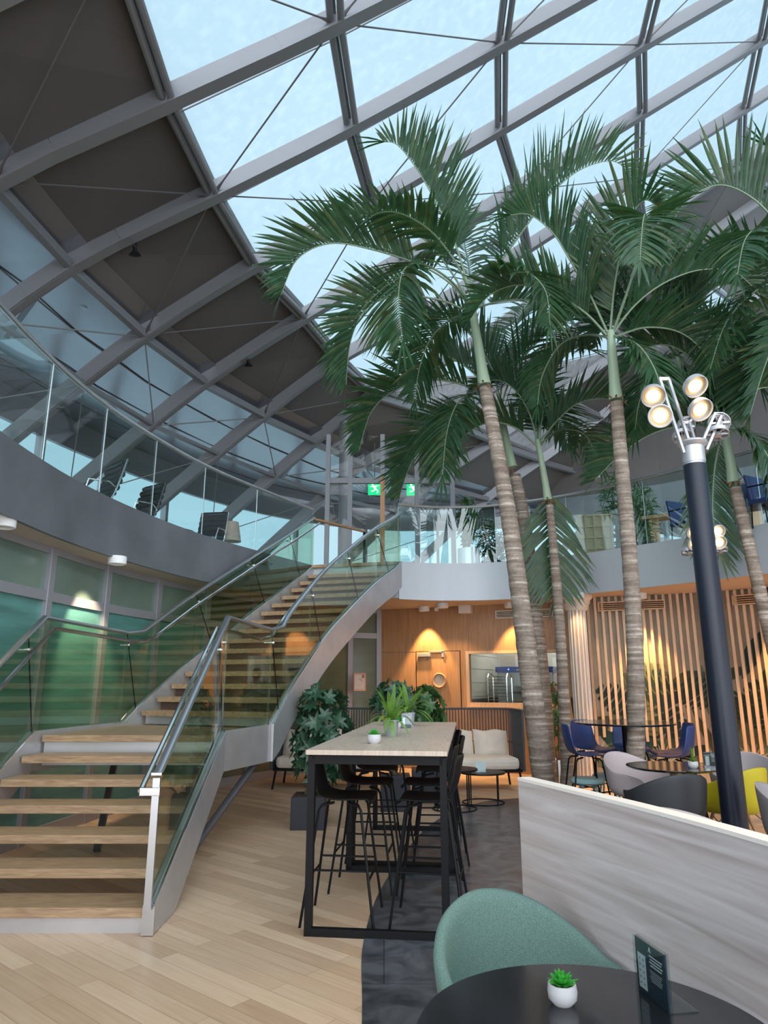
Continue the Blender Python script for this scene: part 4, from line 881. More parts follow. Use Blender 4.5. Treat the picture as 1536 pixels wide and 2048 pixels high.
# ================================================================ BIG LAMP POSTS
def ring_lamp(parent, c, aim, R0, lit, name='ring_lamp'):
    q = V(aim).normalized().to_track_quat('Z', 'Y').to_matrix(); c = V(c)
    b = MB(); b.lathe([(R0*.80, .0), (R0, 0), (R0, -R0*.42), (R0*.94, -R0*.44), (R0*.93, -.01), (R0*.8, -.01)], c, 26, q); h = b.build('lamp_ring', 'alum', parent, smooth=True)
    b = MB(); b.lathe([(R0*.93, -R0*.06), (R0*.62, -R0*.18), (R0*.60, -R0*.12)], c, 24, q); b.build('reflector', 'lampo' if lit else 'alum', h, smooth=True)
    b = MB(); b.lathe([(.001, -R0*.10), (R0*.5, -R0*.10), (R0*.52, -R0*.16)], c, 20, q); b.build('lens', 'lampw' if lit else 'blackp', h, smooth=True)
    if not lit:
        b = MB()
        for k in range(6): a_ = k*math.pi/3; b.beam(c+q @ V((0, 0, -R0*.35)), c+q @ V((R0*.9*math.cos(a_), R0*.9*math.sin(a_), -R0*.35)), .012, .02)
        b.lathe([(R0*.3, -R0*.6), (R0*.3, -R0*.25)], c, 12, q); b.build('heat_sink', 'alum', h, smooth=True)
    return h
Y1 = 6.; pb_ = aty(1466, 1647, Y1); pt_ = aty(1391, 905, Y1); zt_ = pt_.z
lp = thing('lamp_post', 'tall dark blue round lamp post with a cluster of round lit floodlights on top', 'lamp post', (2.83, Y1, 0))
b = MB(); b.lathe([(.10, 0), (.098, zt_-.12)], (2.83, Y1, 0), 28); b.build('pole', 'navy', lp, smooth=True)
b = MB(); b.lathe([(.092, zt_-.12), (.092, zt_-.10)], (2.83, Y1, 0), 28); b.lathe([(.098, zt_-.10), (.098, zt_+.05), (.115, zt_+.06), (.132, zt_+.085), (.128, zt_+.10), (.08, zt_+.12)], (2.83, Y1, 0), 28); b.build('collar', 'alum', lp, smooth=True)
def arm(parent, a_, c_, wd, off):
    b = MB(); o_ = V(off)
    for sg in (-1, 1): b.beam(V(a_)+o_*sg, V(c_)+o_*sg, .022, .03, (0, 1, 0))
    b.beam(V(c_)-o_*1.15, V(c_)+o_*1.15, .03, .022, (0, 1, 0)); b.build('arm', 'alum', parent)
arm(lp, aty(1376, 905, Y1-.03), aty(1328, 758, Y1-.25), .03, (.04, 0, 0))
arm(lp, aty(1405, 900, Y1+.02), aty(1436, 828, Y1+.1), .03, (.035, 0, .0))
arm(lp, aty(1388, 900, Y1+.05), aty(1372, 845, Y1+.3), .03, (.03, 0, 0))
for px, py, dy, lit, aim, R0 in ((1306, 790, -.3, 1, (-.25, -.75, -.75), .105), (1388, 770, -.3, 1, (.15, -.7, -.75), .108), (1320, 832, -.25, 1, (-.3, -.9, -.4), .105), (1398, 817, -.25, 1, (.15, -.75, -.7), .108)):
    p = aty(px, py, Y1+dy); ring_lamp(lp, p, V(aim)*-1, R0, lit)
    spot(p+V(aim).normalized()*.06, p+V(aim), 70, (1, .70, .38), 95, .7, .06, lp)
for px, py, dy, aim, R0 in ((1437, 845, .15, (.2, .7, .35), .10), (1434, 862, .1, (.1, .3, 1), .10), (1370, 850, .35, (-.2, .8, .5), .09), (1362, 870, .3, (-.1, .6, 1.), .09)):
    ring_lamp(lp, aty(px, py, Y1+dy), V(aim), R0, 0)
Y2 = 8.3; x2 = aty(1410, 1075, Y2).x; z2 = aty(1410, 1075, Y2).z
lp2 = thing('lamp_post', 'second lamp post behind the dark blue one, its round lamps showing on both sides', 'lamp post', (x2, Y2, 0))
b = MB(); b.lathe([(.07, 0), (.068, z2-.1)], (x2, Y2, 0), 20); b.build('pole', 'navy', lp2, smooth=True)
arm(lp2, (x2, Y2, z2-.15), (x2, Y2-.05, z2+.22), .03, (.03, 0, 0))
for px, py in ((1386, 1064), (1434, 1062), (1388, 1086), (1437, 1084)):
    p = aty(px, py, Y2-.12); ring_lamp(lp2, p, (0, .85, .5), .088, 1)
    spot(p+V((0, -.06, -.03)), p+V((0, -.8, -.7)), 35, (1, .70, .38), 100, .7, .05, lp2)
for px, py in ((1376, 1101), (1440, 1097)): ring_lamp(lp2, aty(px, py, Y2), (0, .3, 1.), .085, 0)
t = thing('lamp_cluster', 'tiny far cluster of round warm lamps left of the third palm trunk', 'lamp', aty(1197, 925, 12.))
b = MB(); b.tube([aty(1198, 955, 12), aty(1197, 915, 12)], .02, 6); b.build('stem', 'alum', t)
for px, py in ((1189, 922), (1207, 923), (1196, 914), (1200, 932)): ring_lamp(t, aty(px, py, 12), (0, .8, .6), .05, 1)

# ================================================================ HIGH TABLES AND STOOLS
TR = -math.radians(6.8); TA = V((-math.sin(TR), math.cos(TR), 0)); TC = V((math.cos(TR), math.sin(TR), 0)); TO = V((-.50, 4.64, 0))
def tp(c, a, z=0.): p = TO+TC*c+TA*a; return V((p.x, p.y, z))
TWd, TLn = .90, 1.64
def high_table(a0, label):
    t = thing('high_table', label, 'table', tp(TWd/2, a0+TLn/2), TR, 'high tables in the middle')
    L = lambda x, y, z: V((x, y, z))
    b = MB(); b.box((0, 0, 1.065), (TWd, TLn-.006, .03)); b.build('table_top', 'tabletop', t, world=False, bevel=.002)
    for sy in (-1, 1):
        y_ = sy*(TLn/2-.07)
        if sy > 0: y_ = TLn/2-.08
        b = MB(); hw = TWd/2-.03
        for sx_ in (-1, 1): b.box((sx_*hw, y_, .52), (.045, .045, 1.04))
        b.box((0, y_, .0225), (2*hw+.045, .045, .045)); b.box((0, y_, 1.02), (2*hw, .045, .06)); b.build('leg_frame', 'black', t, world=False, bevel=.002)
    b = MB()
    for sx_ in (-1, 1): b.box((sx_*(TWd/2-.03), 0, 1.02), (.04, TLn-.16, .055))
    b.build('apron', 'black', t, world=False)
    return t
high_table(0, 'pale wood high table with black frame, the nearer one of the two')
high_table(TLn, 'pale wood high table with black frame, the farther one, behind the seam')
def make_stool(name, label, m, group, seatz=.76, back=1.06):
    t = thing(name, label, 'bar stool', (0, 0, 0), 0, group)
    prof = [(-.20, -.035), (-.205, -.01), (-.17, .003), (-.05, -.008), (.07, -.005), (.14, .015), (.185, .07), (.21, .15), (.225, .24), (.235, back-seatz-.02), (.236, back-seatz)]
    rows = []
    for i, (y, z) in enumerate(prof):
        hw = .205 if i < 6 else .205-.008*(i-5); cu = .02 if i < 6 else .035; r = []
        if i in (0, 10): hw -= .035
        for k in range(7): u = -1+k/3.; r.append(V((u*hw, y-(cu*u*u if i >= 6 else 0), seatz+z+(cu*u*u if i < 6 else 0))))
        rows.append(r)
    b = MB(); b.grid(rows); b.build('seat_shell', m, t, smooth=True, world=False, solid=.012, sub=1, autos=False)
    for sx_ in (-1, 1):
        for sy in (-1, 1):
            b = MB(); b.tube([(sx_*.10, sy*.05, seatz-.02), (sx_*.145, sy*.12, seatz-.03), (sx_*.16, sy*.14, seatz-.06), (sx_*.225, sy*.235, 0)], .0095, 6); b.build('leg', 'black', t, smooth=True, world=False)
    b = MB(); f_ = lambda s: (.16+(.065)*s, .14+.095*s, (seatz-.06)*(1-s))
    for z_s, pair in ((.60, 'f'), (.52, 's')):
        x, y, z = f_(z_s)
        if pair == 'f': b.tube([(-x, -y, z), (x, -y, z)], .008, 6); b.tube([(-x, y, z), (x, y, z)], .007, 6)
        else:
            for sx_ in (-1, 1): b.tube([(sx_*x, -y, z), (sx_*x, y, z)], .007, 6)
    b.build('foot_rest', 'black', t, smooth=True, world=False)
    return t
g_ = 'black bar stools at the high tables'
s0_ = make_stool('bar_stool', 'x', 'blackp', g_, .74, 1.03)
words = ['nearest the viewer', 'second from the viewer', 'third from the viewer', 'farthest from the viewer']
first = True
for side, c_, rz in (('left', .20, TR+math.pi/2), ('right', .74, TR-math.pi/2)):
    for k, a_ in enumerate((.42, 1.14, 2.02, 2.78)):
        lab = 'black bar stool on the %s side of the high tables, %s' % (side, words[k]); p = tp(c_+(.02 if k % 2 else -.02)*(1 if side == 'left' else -1), a_)
        if first: s0_.location = p; s0_.rotation_euler = (0, 0, rz); s0_['label'] = lab; first = False
        else: dup(s0_, p, rz+.06*(k-1), lab, g_)

# ---------------------------------------------------------------- pots and plants
def pot(name, prof, p, m, label, cat='plant', group=None):
    t = thing(name, label, cat, p, 0, group); b = MB(); b.lathe(prof, p, 24); b.build('pot', m, t, smooth=True); return t
def succulent(p, r=.045, label='', m='ceramic', leafm='succ', tall=1.):
    t = pot('potted_succulent', [(r*.62, 0), (r*.95, r*.35), (r, r*.8), (r*.93, r*1.25), (r*.8, r*1.25), (r*.7, r*1.05)], p, m, label)
    b = MB(); b.lathe([(.001, r*1.12), (r*.82, r*1.1)], p, 16); b.build('soil', 'soil', t)
    b = MB(); b.norecalc = True; rnd = random.Random(int(p.x*1000))
    for ring, n, el in ((0, 9, .35), (1, 8, .8), (2, 6, 1.2), (3, 3, 1.5)):
        for k in range(n):
            a_ = 2*math.pi*k/n+ring*.4; d = V((math.cos(a_)*math.cos(el), math.sin(a_)*math.cos(el), math.sin(el)*tall)); b.leaf(p+V((0, 0, r*1.12)), d, (0, 0, 1), r*(1.15-.12*ring)*rnd.uniform(.9, 1.1)*(tall if ring > 1 else 1), r*.5, 3, .1, .5)
    b.build('leaves', leafm, t); return t
def fern(p, label, h=.10, r=.055, spread=.2, m='zinc', s=0):
    t = pot('potted_fern', [(r*.72, 0), (r*.95, h*.9), (r, h*.9), (r, h), (r*.88, h), (r*.85, h*.85)], p, m, label)
    b = MB(); b.norecalc = True; rnd = random.Random(s)
    for k in range(30):
        a_ = rnd.uniform(0, 6.28); el = rnd.uniform(.35, 1.35); d = V((math.cos(a_)*math.cos(el), math.sin(a_)*math.cos(el), math.sin(el))); q = p+V((0, 0, h*.9)); L = spread*1.3*rnd.uniform(.75, 1.1); n = 18
        for j in range(n):
            dd = (d+V((0, 0, -.10*j*(1.6-el)))).normalized(); q2 = q+dd*(L/n); side = dd.cross(V((0, 0, 1))).normalized(); wv = .020*math.sin(math.pi*(j+1.2)/(n+1.6))
            for sg in (-1, 1): b.leaf(q, dd*.5+side*sg, side.cross(dd), wv*1.3, L/n*1.15, 2, .2)
            q = q2
    b.cur = 0; b.build('fronds', 'leafl', t); return t
z_t = 1.08
succulent(atz(748, 1487, z_t), .05, 'small green succulent in a pale cup, nearest on the high table')
fern(atz(782, 1472, z_t), 'bright green fern in a grey zinc pot, nearer on the high table', .125, .066, .23, s=1)
succulent(atz(799, 1456, z_t), .05, 'small succulent in a pale cup just behind the nearer fern')
fern(atz(817, 1452, z_t), 'bright green fern in a grey pot, farther back on the high table', .13, .07, .24, s=2)
def card(p, rz, w_, h, label, name='menu_stand', tilt=0., face='paper', detail=1):
    t = thing(name, label, 'menu holder', p, rz); Rx = Matrix.Rotation(tilt, 3, 'X')
    b = MB(); b.box((0, 0, h/2), (w_, .004, h)); b.build('card', face, t, world=False)
    b = MB(); b.box((0, .006, h/2), (w_+.006, .002, h+.004)); b.box((0, -.006, h/2), (w_+.006, .002, h+.004)); b.box((0, .035, .0015), (w_+.006, .075, .003)); b.build('acrylic_stand', 'acrylic', t, world=False)
    if detail:
        b = MB(); b.box((-w_*.28, -.0035, h*.42), (w_*.26, .001, h*.62)); b.build('phone_picture', 'ink', t, world=False, bevel=.0)
        b = MB()
        for r_ in range(5):
            for c_ in range(2): b.box((-w_*.28+(c_-.5)*w_*.12, -.0043, h*(.2+.11*r_)), (w_*.05, .0006, h*.035))
        b.build('phone_icons', 'zinc', t, world=False)
        b = MB()
        for r_ in range(4): b.box((w_*.2, -.0035, h*(.80-.055*r_)), (w_*(.42-.06*(r_ % 2)), .0008, h*.022))
        for r_ in range(6): b.box((w_*.18, -.0035, h*(.54-.035*r_)), (w_*(.40-.04*(r_ % 3)), .0006, h*.008))
        b.build('printed_lines', 'ink', t, world=False)
        text('letter_a', 'A', h*.14, world_of(t) @ V((w_*.02, -.0038, h*.90)), Matrix.Rotation(rz, 3, 'Z') @ Matrix.Rotation(math.pi/2, 3, 'X'), 'ink', t)
    return t
card(atz(812, 1455, z_t)+V((-.0, -.12, 0)), .3, .09, .13, 'small navy menu card standing between the two ferns on the high table')

def foliage(name, c, size, n, leaf_l, leaf_w, m, parent, seed=0, cluster=5, droop=.5, stems=6, base=None):
    rnd = random.Random(seed); b = MB(); b.norecalc = True; st_ = MB()
    for k in range(n):
        while True:
            u = V((rnd.uniform(-1, 1), rnd.uniform(-1, 1), rnd.uniform(-1, 1)))
            if .25 < u.length < 1: break
        p = V(c)+V((u.x*size[0], u.y*size[1], u.z*size[2])); out = V((u.x, u.y, .25+u.z*.3)).normalized()
        for j in range(cluster):
            a_ = 2*math.pi*j/cluster+rnd.uniform(-.2, .2); s_ = out.cross(V((0, 0, 1)))
            s_ = s_.normalized() if s_.length > .01 else V((1, 0, 0)); w_ = V((0, 0, 1)).cross(s_)
            w_ = out.cross(s_).normalized(); d = s_*math.cos(a_)+w_*math.sin(a_)+out*.35; b.leaf(p, d, out, leaf_l*rnd.uniform(.8, 1.25), leaf_w*1.0, 3, droop, .15)
    b.build(name, m, parent)
    if base is not None:
        for k in range(stems):
            e = V(c)+V((rnd.uniform(-.6, .6)*size[0], rnd.uniform(-.6, .6)*size[1], rnd.uniform(0, .8)*size[2])); s_ = V(base)+V((rnd.uniform(-.06, .06), rnd.uniform(-.06, .06), 0)); st_.tube([s_, s_.lerp(e, .5)+V((0, 0, .1)), e], [.012, .009, .004], 5)
        st_.build('stems', 'stem', parent, smooth=True)
p = V((-.80, 7.95, 0)); t = thing('potted_shrub', 'tall umbrella plant in a dark square planter at the foot of the stair', 'plant', p)
b = MB(); b.box(p+V((0, 0, .16)), (.36, .36, .32)); b.build('planter', 'anthr', t, bevel=.006)
b = MB(); b.box(p+V((0, 0, .325)), (.32, .32, .01)); b.build('soil', 'soil', t)
foliage('foliage', p+V((.12, 0, .92)), (.34, .30, .60), 150, .11, .048, 'leafd', t, 1, 7, .5, 8, p+V((0, 0, .3)))
for px, py, y_, sz, lab, sd in ((790, 1402, 9.0, (.30, .28, .22), 'umbrella plant behind the far end of the high tables, rounder left one', 3), (850, 1425, 9.6, (.28, .26, .34), 'umbrella plant behind the high tables, darker right one in front of the door', 4)):
    c_ = aty(px, py, y_); p = V((c_.x, c_.y, 0)); t = thing('potted_shrub', lab, 'plant', p)
    b = MB(); b.box(p+V((0, 0, .2)), (.36, .36, .4)); b.build('planter', 'anthr', t, bevel=.006)
    foliage('foliage', c_, sz, 75, .11, .048, 'leafd' if sd == 3 else 'leafm', t, sd, 7, .5, 7, p+V((0, 0, .38)))

# ---------------------------------------------------------------- sofas
def sofa(p, rz, label, wd=1.55, group='rope back sofas'):
    t = thing('rope_sofa', label, 'sofa', p, rz, group); Wm = world_of(t)
    hw = wd/2; zb_ = 1.10
    back = [(-hw, -.42), (-hw, .15), (-hw+.12, .34), (-hw+.32, .40), (hw-.32, .40), (hw-.12, .34), (hw, .15), (hw, -.42)]
    back = interp([V((x, y, 0)) for x, y in back], 4)
    b = MB(); b.tube([V((p_.x, p_.y, .28)) for p_ in back], .018, 6)
    topz = lambda y: zb_ if y > -.05 else zb_
    b.tube([V((back[0].x, back[0].y, .28))]+[V((p_.x, p_.y, topz(p_.y))) for p_ in back]+[V((back[-1].x, back[-1].y, .28))], .018, 6)
    b.tube([V((p_.x, p_.y, .62)) for p_ in back], .010, 5); b.build('frame', 'rope', t, smooth=True, world=False)
    cl = [0]
    for a_, c_ in zip(back[:-1], back[1:]): cl.append(cl[-1]+(c_-a_).length)
    N = int(46*wd)
    for k in range(1, N):
        s_ = cl[-1]*k/N
        for i in range(len(back)-1):
            if cl[i+1] >= s_: q = back[i].lerp(back[i+1], (s_-cl[i])/(cl[i+1]-cl[i])); break
        b = MB(); b.tube([(q.x, q.y, .29), (q.x, q.y, zb_-.005)], .0105, 5); b.build('rope', 'rope', t, smooth=True, world=False)
    for sx_ in (-1, 1):
        for sy in (-.36, .28): b = MB(); b.tube([(sx_*(hw-.06), sy, .27), (sx_*(hw-.02), sy*1.08, 0)], .016, 6); b.build('leg', 'black', t, smooth=True, world=False)
    b = MB(); b.box((0, -.02, .27), (wd-.06, .8, .03)); b.build('seat_frame', 'black', t, world=False)
    b = MB(); b.box((0, -.04, .37), (wd-.12, .78, .17)); b.build('seat_cushion', 'cushion', t, world=False, bevel=.06, smooth=False)
    for k, x_ in enumerate((-.48, 0.0, .48) if wd > 1.3 else (-.27, .27)):
        rows = []; R = Matrix.Rotation(-.30, 3, 'X')
        for sg in (-1, 1):
            pass
        b = MB(); n = 10; g = []
        for i in range(n+1):
            r = []
            for j in range(n+1):
                u = -1+2*i/n; v = -1+2*j/n; th = .085*((1-u**4)*(1-v**4))**.6+.008
                r.append((u, v, th))
            g.append(r)
        for sg in (-1, 1):
            b.grid([[V((x_+u*.26, .17, .60))+R @ V((0, sg*th, v*.20+.012*math.sin(5*u))) for u, v, th in r] for r in g])
        o = b.build('back_cushion', 'cushion', t, world=False, smooth=True, autos=False)
    return t
sofa(V((1.36, 10.75, 0)), .10, 'cream cushioned sofa with dark rope back in front of the kitchen window', 1.2)
sofa(V((-.82, 10.9, 0)), -.1, 'dark rope back sofa on the left, behind the umbrella plant')
def coffee_table(p, r, h, label):
    t = thing('coffee_table', label, 'coffee table', p, 0, 'round black coffee tables')
    b = MB(); b.lathe([(.001, h-.02), (r, h-.02), (r, h), (.001, h)], p, 36); b.build('table_top', 'blackp', t)
    for k in range(4):
        a_ = .6+k*math.pi/2; q = p+V((math.cos(a_)*r*.92, math.sin(a_)*r*.92, 0)); b = MB(); b.tube([q+V((0, 0, h-.02)), q+V((0, 0, .01))], .008, 6); b.build('leg', 'black', t)
    b = MB(); b.tube([p+V((math.cos(a_/24*6.283)*r*.92, math.sin(a_/24*6.283)*r*.92, .01)) for a_ in range(24)], .008, 6, True); b.build('base_ring', 'black', t, smooth=True)
coffee_table(V((1.27, 9.45, 0)), .29, .38, 'low round black coffee table with a small white card, before the cream sofa')
coffee_table(V((.86, 9.0, 0)), .29, .47, 'slightly taller round black coffee table beside the low one')
succulent(V((1.25, 9.50, .38)), .04, 'tiny plant on the low coffee table before the cream sofa', 'zinc', 'leafd', 1.8)
card(V((1.24, 9.38, .38)), .1, .13, .12, 'small pale card on the low coffee table', 'table_card', face='ink', detail=0)
# tall thin plant in the steel pot beside the fluted column
p = V((2.58, 10.95, 0)); t = thing('potted_ficus', 'slender ficus in a shiny steel pot between the palm trunks and the timber wall', 'plant', p)
b = MB(); b.lathe([(.17, 0), (.17, .38), (.155, .38), (.15, .33)], p, 28); b.build('pot', 'chrome', t, smooth=True)
foliage('foliage', p+V((0, 0, 1.05)), (.22, .20, .52), 90, .09, .032, 'leafm', t, 6, 5, .6, 5, p+V((0, 0, .3)))

# ---------------------------------------------------------------- curved partition wall
fr = interp([V((.575, 3.16, 0)), V((.71, 2.80, 0)), V((.85, 2.41, 0)), V((.985, 1.93, 0)), V((1.09, 1.35, 0)), V((1.13, .6, 0)), V((1.10, -.3, 0))], 5)
t = thing('partition_wall', 'low curved whitewashed wood partition with a pale top edge at the right foreground', 'partition', (fr[0].x, fr[0].y, 0))
mid = []
for i, q in enumerate(fr):
    a_ = fr[max(i-1, 0)]; c_ = fr[min(i+1, len(fr)-1)]; d_ = (c_-a_).normalized(); mid.append(q+V((-d_.y, d_.x, 0))*.030)
mid = [V((m_.x+.0, m_.y, 0)) for m_ in mid]
b = MB(); b.strip(mid, 0, 1.09, .056); b.build('panel', 'ash', t, smooth=True)
b = MB(); b.strip(mid, 1.09, 1.102, .060); b.build('top_edge', 'ashtop', t, smooth=True, bevel=.001)

# ---------------------------------------------------------------- foreground table, chair, things on it
tc_ = V((.475, 1.76, 0)); TRd = .405
t = thing('round_table', 'glossy black round table in the right foreground', 'table', tc_)
b = MB(); b.lathe([(.001, .718), (TRd-.01, .718), (TRd, .724), (TRd, .736), (TRd-.004, .74), (.001, .74)], tc_, 72); b.build('table_top', 'blackgloss', t)
b = MB(); b.lathe([(.26, 0), (.26, .012), (.04, .03), (.032, .05), (.032, .70), (.09, .718)], tc_, 28); b.build('pedestal', 'black', t, smooth=True)
succulent(atz(1126, 2008, .74), .036, 'vivid green succulent in a small pale cup on the foreground table')
a0_ = atz(1278, 1978, .74); a1_ = atz(1341, 2030, .74); rzc = math.atan2((a1_-a0_).y, (a1_-a0_).x)
card((a0_+a1_)/2, rzc, (a1_-a0_).length*.98, .125, 'navy menu card in a clear stand on the foreground table')
def bucket(t, m, R=.31, seat=.43, back=.80, armz=.66, front=.44, th=.006, pad=0, nphi=48, nr=10, depth=1.):
    rows = []
    for j in range(nr+1):
        f_ = j/nr; r = []
        for k in range(nphi):
            ph = 2*math.pi*k/nphi         # 0 = back (+y)
            cb = (1+math.cos(ph))/2
            if cb > .5: rim = armz+(back-armz)*((cb-.5)/.5)**1.2
            elif cb > .12: rim = armz-(armz-front)*.25*((.5-cb)/.38)**2
            else: q = cb/.12; rim = front+(armz-front)*.75*q**1.6
            Rr = R*(1.0 if cb < .3 else 1+.02*cb)*(.93 if cb < .1 else 1)
            rad = Rr*(min(1, f_/.62)**.85)*(1+.10*max(0, (f_-.62)/.38)); h = seat+(rim-seat)*(max(0, (f_-.5)/.5)**1.35)-.02*(1-f_)
            r.append(V((math.sin(ph)*rad*1.03, math.cos(ph)*rad*depth, h)))
        rows.append(r)
    b = MB(); b.grid(rows, close=True); b.poly(rows[0]); return b.build('shell', m, t, smooth=True, world=False, solid=th, sub=1, autos=False)
t = thing('tub_chair', 'sage green upholstered tub chair behind the foreground table', 'chair', V((.475, 2.50, 0)), .42)
bucket(t, 'green', .262, .45, .775, .60, .50, .045)
b = MB(); b.lathe([(.001, .42), (.17, .425), (.215, .45), (.215, .475), (.18, .495), (.001, .50)], (0, 0, 0), 28); b.build('seat_pad', 'green', t, smooth=True, world=False)
for sx_ in (-1, 1):
    for sy in (-1, 1): b = MB(); b.tube([(sx_*.12, sy*.12, .42), (sx_*.23, sy*.23, 0)], [.016, .010], 8); b.build('leg', 'black', t, smooth=True, world=False)

# ---------------------------------------------------------------- lounge on the right
def daw(m, label, p, rz, legs='dowel'):
    t = thing('armchair', label, 'chair', (0, 0, 0), 0, 'moulded shell armchairs of the right lounge')
    bucket(t, m, .29, .42, .80, .64, .43, .008)
    for sx_ in (-1, 1):
        for sy in (-1, 1): b = MB(); b.tube([(sx_*.09, sy*.09, .40), (sx_*.20, sy*.20, 0)], [.015, .009], 8); b.build('leg', legs, t, smooth=True, world=False)
    b = MB()
    for sx_ in (-1, 1):
        b.tube([(sx_*.10, -.11, .37), (sx_*.155, .155, .18)], .004, 5); b.tube([(sx_*.10, .11, .37), (sx_*.155, -.155, .18)], .004, 5); b.tube([(-.11, sx_*.10, .37), (.155, sx_*.155, .18)], .004, 5); b.tube([(.11, sx_*.10, .37), (-.155, sx_*.155, .18)], .004, 5)
    b.build('wire_brace', 'black', t, smooth=True, world=False)
    t.location = p; t.rotation_euler = (0, 0, rz); return t
daw('charc', 'charcoal shell armchair left of the round black table, seen from behind', V((2.33, 6.12, 0)), math.pi+.2)
daw('yellow', 'mustard yellow shell armchair beside the dark blue lamp post', V((3.03, 6.50, 0)), math.pi+.5)
daw('mauve', 'pale mauve shell armchair behind the charcoal one, next to the palm trunk', V((2.56, 7.36, 0)), .5)
daw('greyp', 'warm grey shell armchair behind the yellow one', V((3.62, 7.35, 0)), -.5)
daw('mauve', 'pale mauve shell armchair just behind the partition, only its rim showing', V((1.88, 4.5, 0)), 2.3)
daw('greyp', 'grey shell armchair at the right edge beside the brown table', V((2.96, 5.15, 0)), .9, 'charc')
def round_table(p, r, h, label, m='blackgloss', leg='dowel'):
    t = thing('round_table', label, 'table', p); b = MB(); b.lathe([(.001, h-.03), (r-.03, h-.022), (r, h-.006), (r-.003, h), (.001, h)], p, 48); b.build('table_top', m, t)
    b = MB(); b.lathe([(.24, 0), (.24, .012), (.035, .03), (.035, h-.03)], p, 24); b.build('pedestal', leg, t, smooth=True); return t
round_table(V((2.70, 6.83, 0)), .42, .74, 'round glossy black table among the shell armchairs')
round_table(V((3.18, 4.62, 0)), .36, .70, 'round brown table cut by the right edge', 'chocolate', 'black')
p = atz(1387, 1536, .74); succulent(p, .045, 'spiky grass plant in a small white pot on the lounge table', 'white', 'leafl', 3.2)
card(atz(1424, 1534, .74), -.1, .13, .13, 'navy menu card in a stand on the lounge table')
t = round_table(V((2.72, 8.15, 0)), .56, 1.06, 'high round black table with blue stools around it', 'blackgloss', 'black')
succulent(V((2.80, 8.0, 1.06)), .05, 'small green plant in a white cup on the high round table', 'white', 'leafm')
bs = make_stool('bar_stool', 'navy blue bar stool left of the high round table', 'bluep', 'navy blue bar stools', .72, 1.05)
spots = [((2.22, 8.05), -math.pi/2*-1, 'navy blue bar stool left of the high round table'), ((2.52, 8.72), .5, 'navy blue bar stool behind the high round table, second from the left'), ((2.98, 8.75), -.2, 'navy blue bar stool behind the high round table, beside the palm trunk'), ((3.28, 8.25), -math.pi/2, 'navy blue bar stool at the right side of the high round table'), ((3.12, 7.85), -2.2, 'navy blue bar stool right of the palm trunk, facing the high table'), ((4.72, 8.0), math.pi/2+.2, 'navy blue bar stool at the far right edge of the lounge')]
for k, ((x_, y_), rz, lab) in enumerate(spots):
    if k == 0: bs.location = (x_, y_, 0); bs.rotation_euler = (0, 0, rz); bs['label'] = lab
    else: dup(bs, (x_, y_, 0), rz, lab, 'navy blue bar stools')
t = round_table(V((5.2, 7.9, 0)), .5, 1.06, 'high round black table beyond the right edge', 'blackgloss', 'black')
for k, (px, py) in enumerate(((1175, 1556), (1217, 1548))):
    p = atz(px, py, .45); p.z = 0; t = thing('round_stool', 'pale aqua round stool, %s of the two beside the palm trunk' % ('the left, nearer one' if k == 0 else 'the right one'), 'stool', p, 0, 'pale aqua stools')
    b = MB(); b.lathe([(.10, .385), (.17, .39), (.19, .41), (.19, .43), (.17, .452), (.001, .456)], p, 32); b.build('seat', 'aqua', t, smooth=True)
    for j in range(4): a_ = .7+j*math.pi/2; b = MB(); b.tube([p+V((math.cos(a_)*.10, math.sin(a_)*.10, .39)), p+V((math.cos(a_)*.165, math.sin(a_)*.165, 0))], [.013, .009], 8); b.build('leg', 'aqua', t, smooth=True)

# ================================================================ UPPER FLOOR THINGS
def lounge_chair(p, rz, label):
    t = thing('lounge_chair', label, 'chair', p, rz, 'black leather office chairs upstairs')
    prof = [(-.30, .40), (-.25, .43), (0, .40), (.15, .40), (.24, .48), (.33, .75), (.40, 1.02)]; P = interp([V((0, y, z)) for y, z in prof], 3)
    b = MB()
    for a_, c_ in zip(P[:-1], P[1:]):
        n_ = V((0, -(c_-a_).z, (c_-a_).y)).normalized(); b.tube([V((-.24, *((a_+c_)/2+n_*.005)[1:])), V((.24, *((a_+c_)/2+n_*.005)[1:]))], (c_-a_).length*.52, 8, flat=.5 if 0 else 1)
    b.build('ribbed_seat', 'leather', t, smooth=True, world=False)
    b = MB()
    for sx_ in (-1, 1): b.tube([V((sx_*.25, q.y, q.z)) for q in P], .014, 6); b.tube([(sx_*.25, -.15, .42), (sx_*.29, -.12, .62), (sx_*.29, .15, .64), (sx_*.25, .28, .58)], .012, 6)
    b.build('frame', 'chrome', t, smooth=True, world=False)
    b = MB(); b.tube([(0, 0, .38), (0, 0, .08)], .025, 8)
    for k in range(4): a_ = .78+k*1.571; b.tube([(0, 0, .1), (math.cos(a_)*.3, math.sin(a_)*.3, .02)], .016, 6)
    b.build('base', 'chrome', t, smooth=True, world=False)
    b = MB(); b.tube([(-.2, .40, .98), (.2, .40, .98)], .055, 10); b.build('headrest', 'leather', t, smooth=True, world=False)
    return t
for px, y_, rz, lab in ((172, 8.8, 2.6, 'leftmost black ribbed chair behind the upper balustrade'), (262, 9.9, 2.75, 'middle black ribbed chair with headrest behind the upper balustrade'), (414, 11.6, 3.2, 'rightmost black ribbed chair behind the upper balustrade, its back turned here')):
    p = aty(px, 1000, y_); lounge_chair(V((p.x, p.y, FZ)), rz+math.pi-.2, lab)
p = aty(463, 1080, 12.0); t = thing('table_lamp', 'small lamp with a beige cone shade next to the rightmost black chair upstairs', 'lamp', V((p.x, p.y, FZ)))
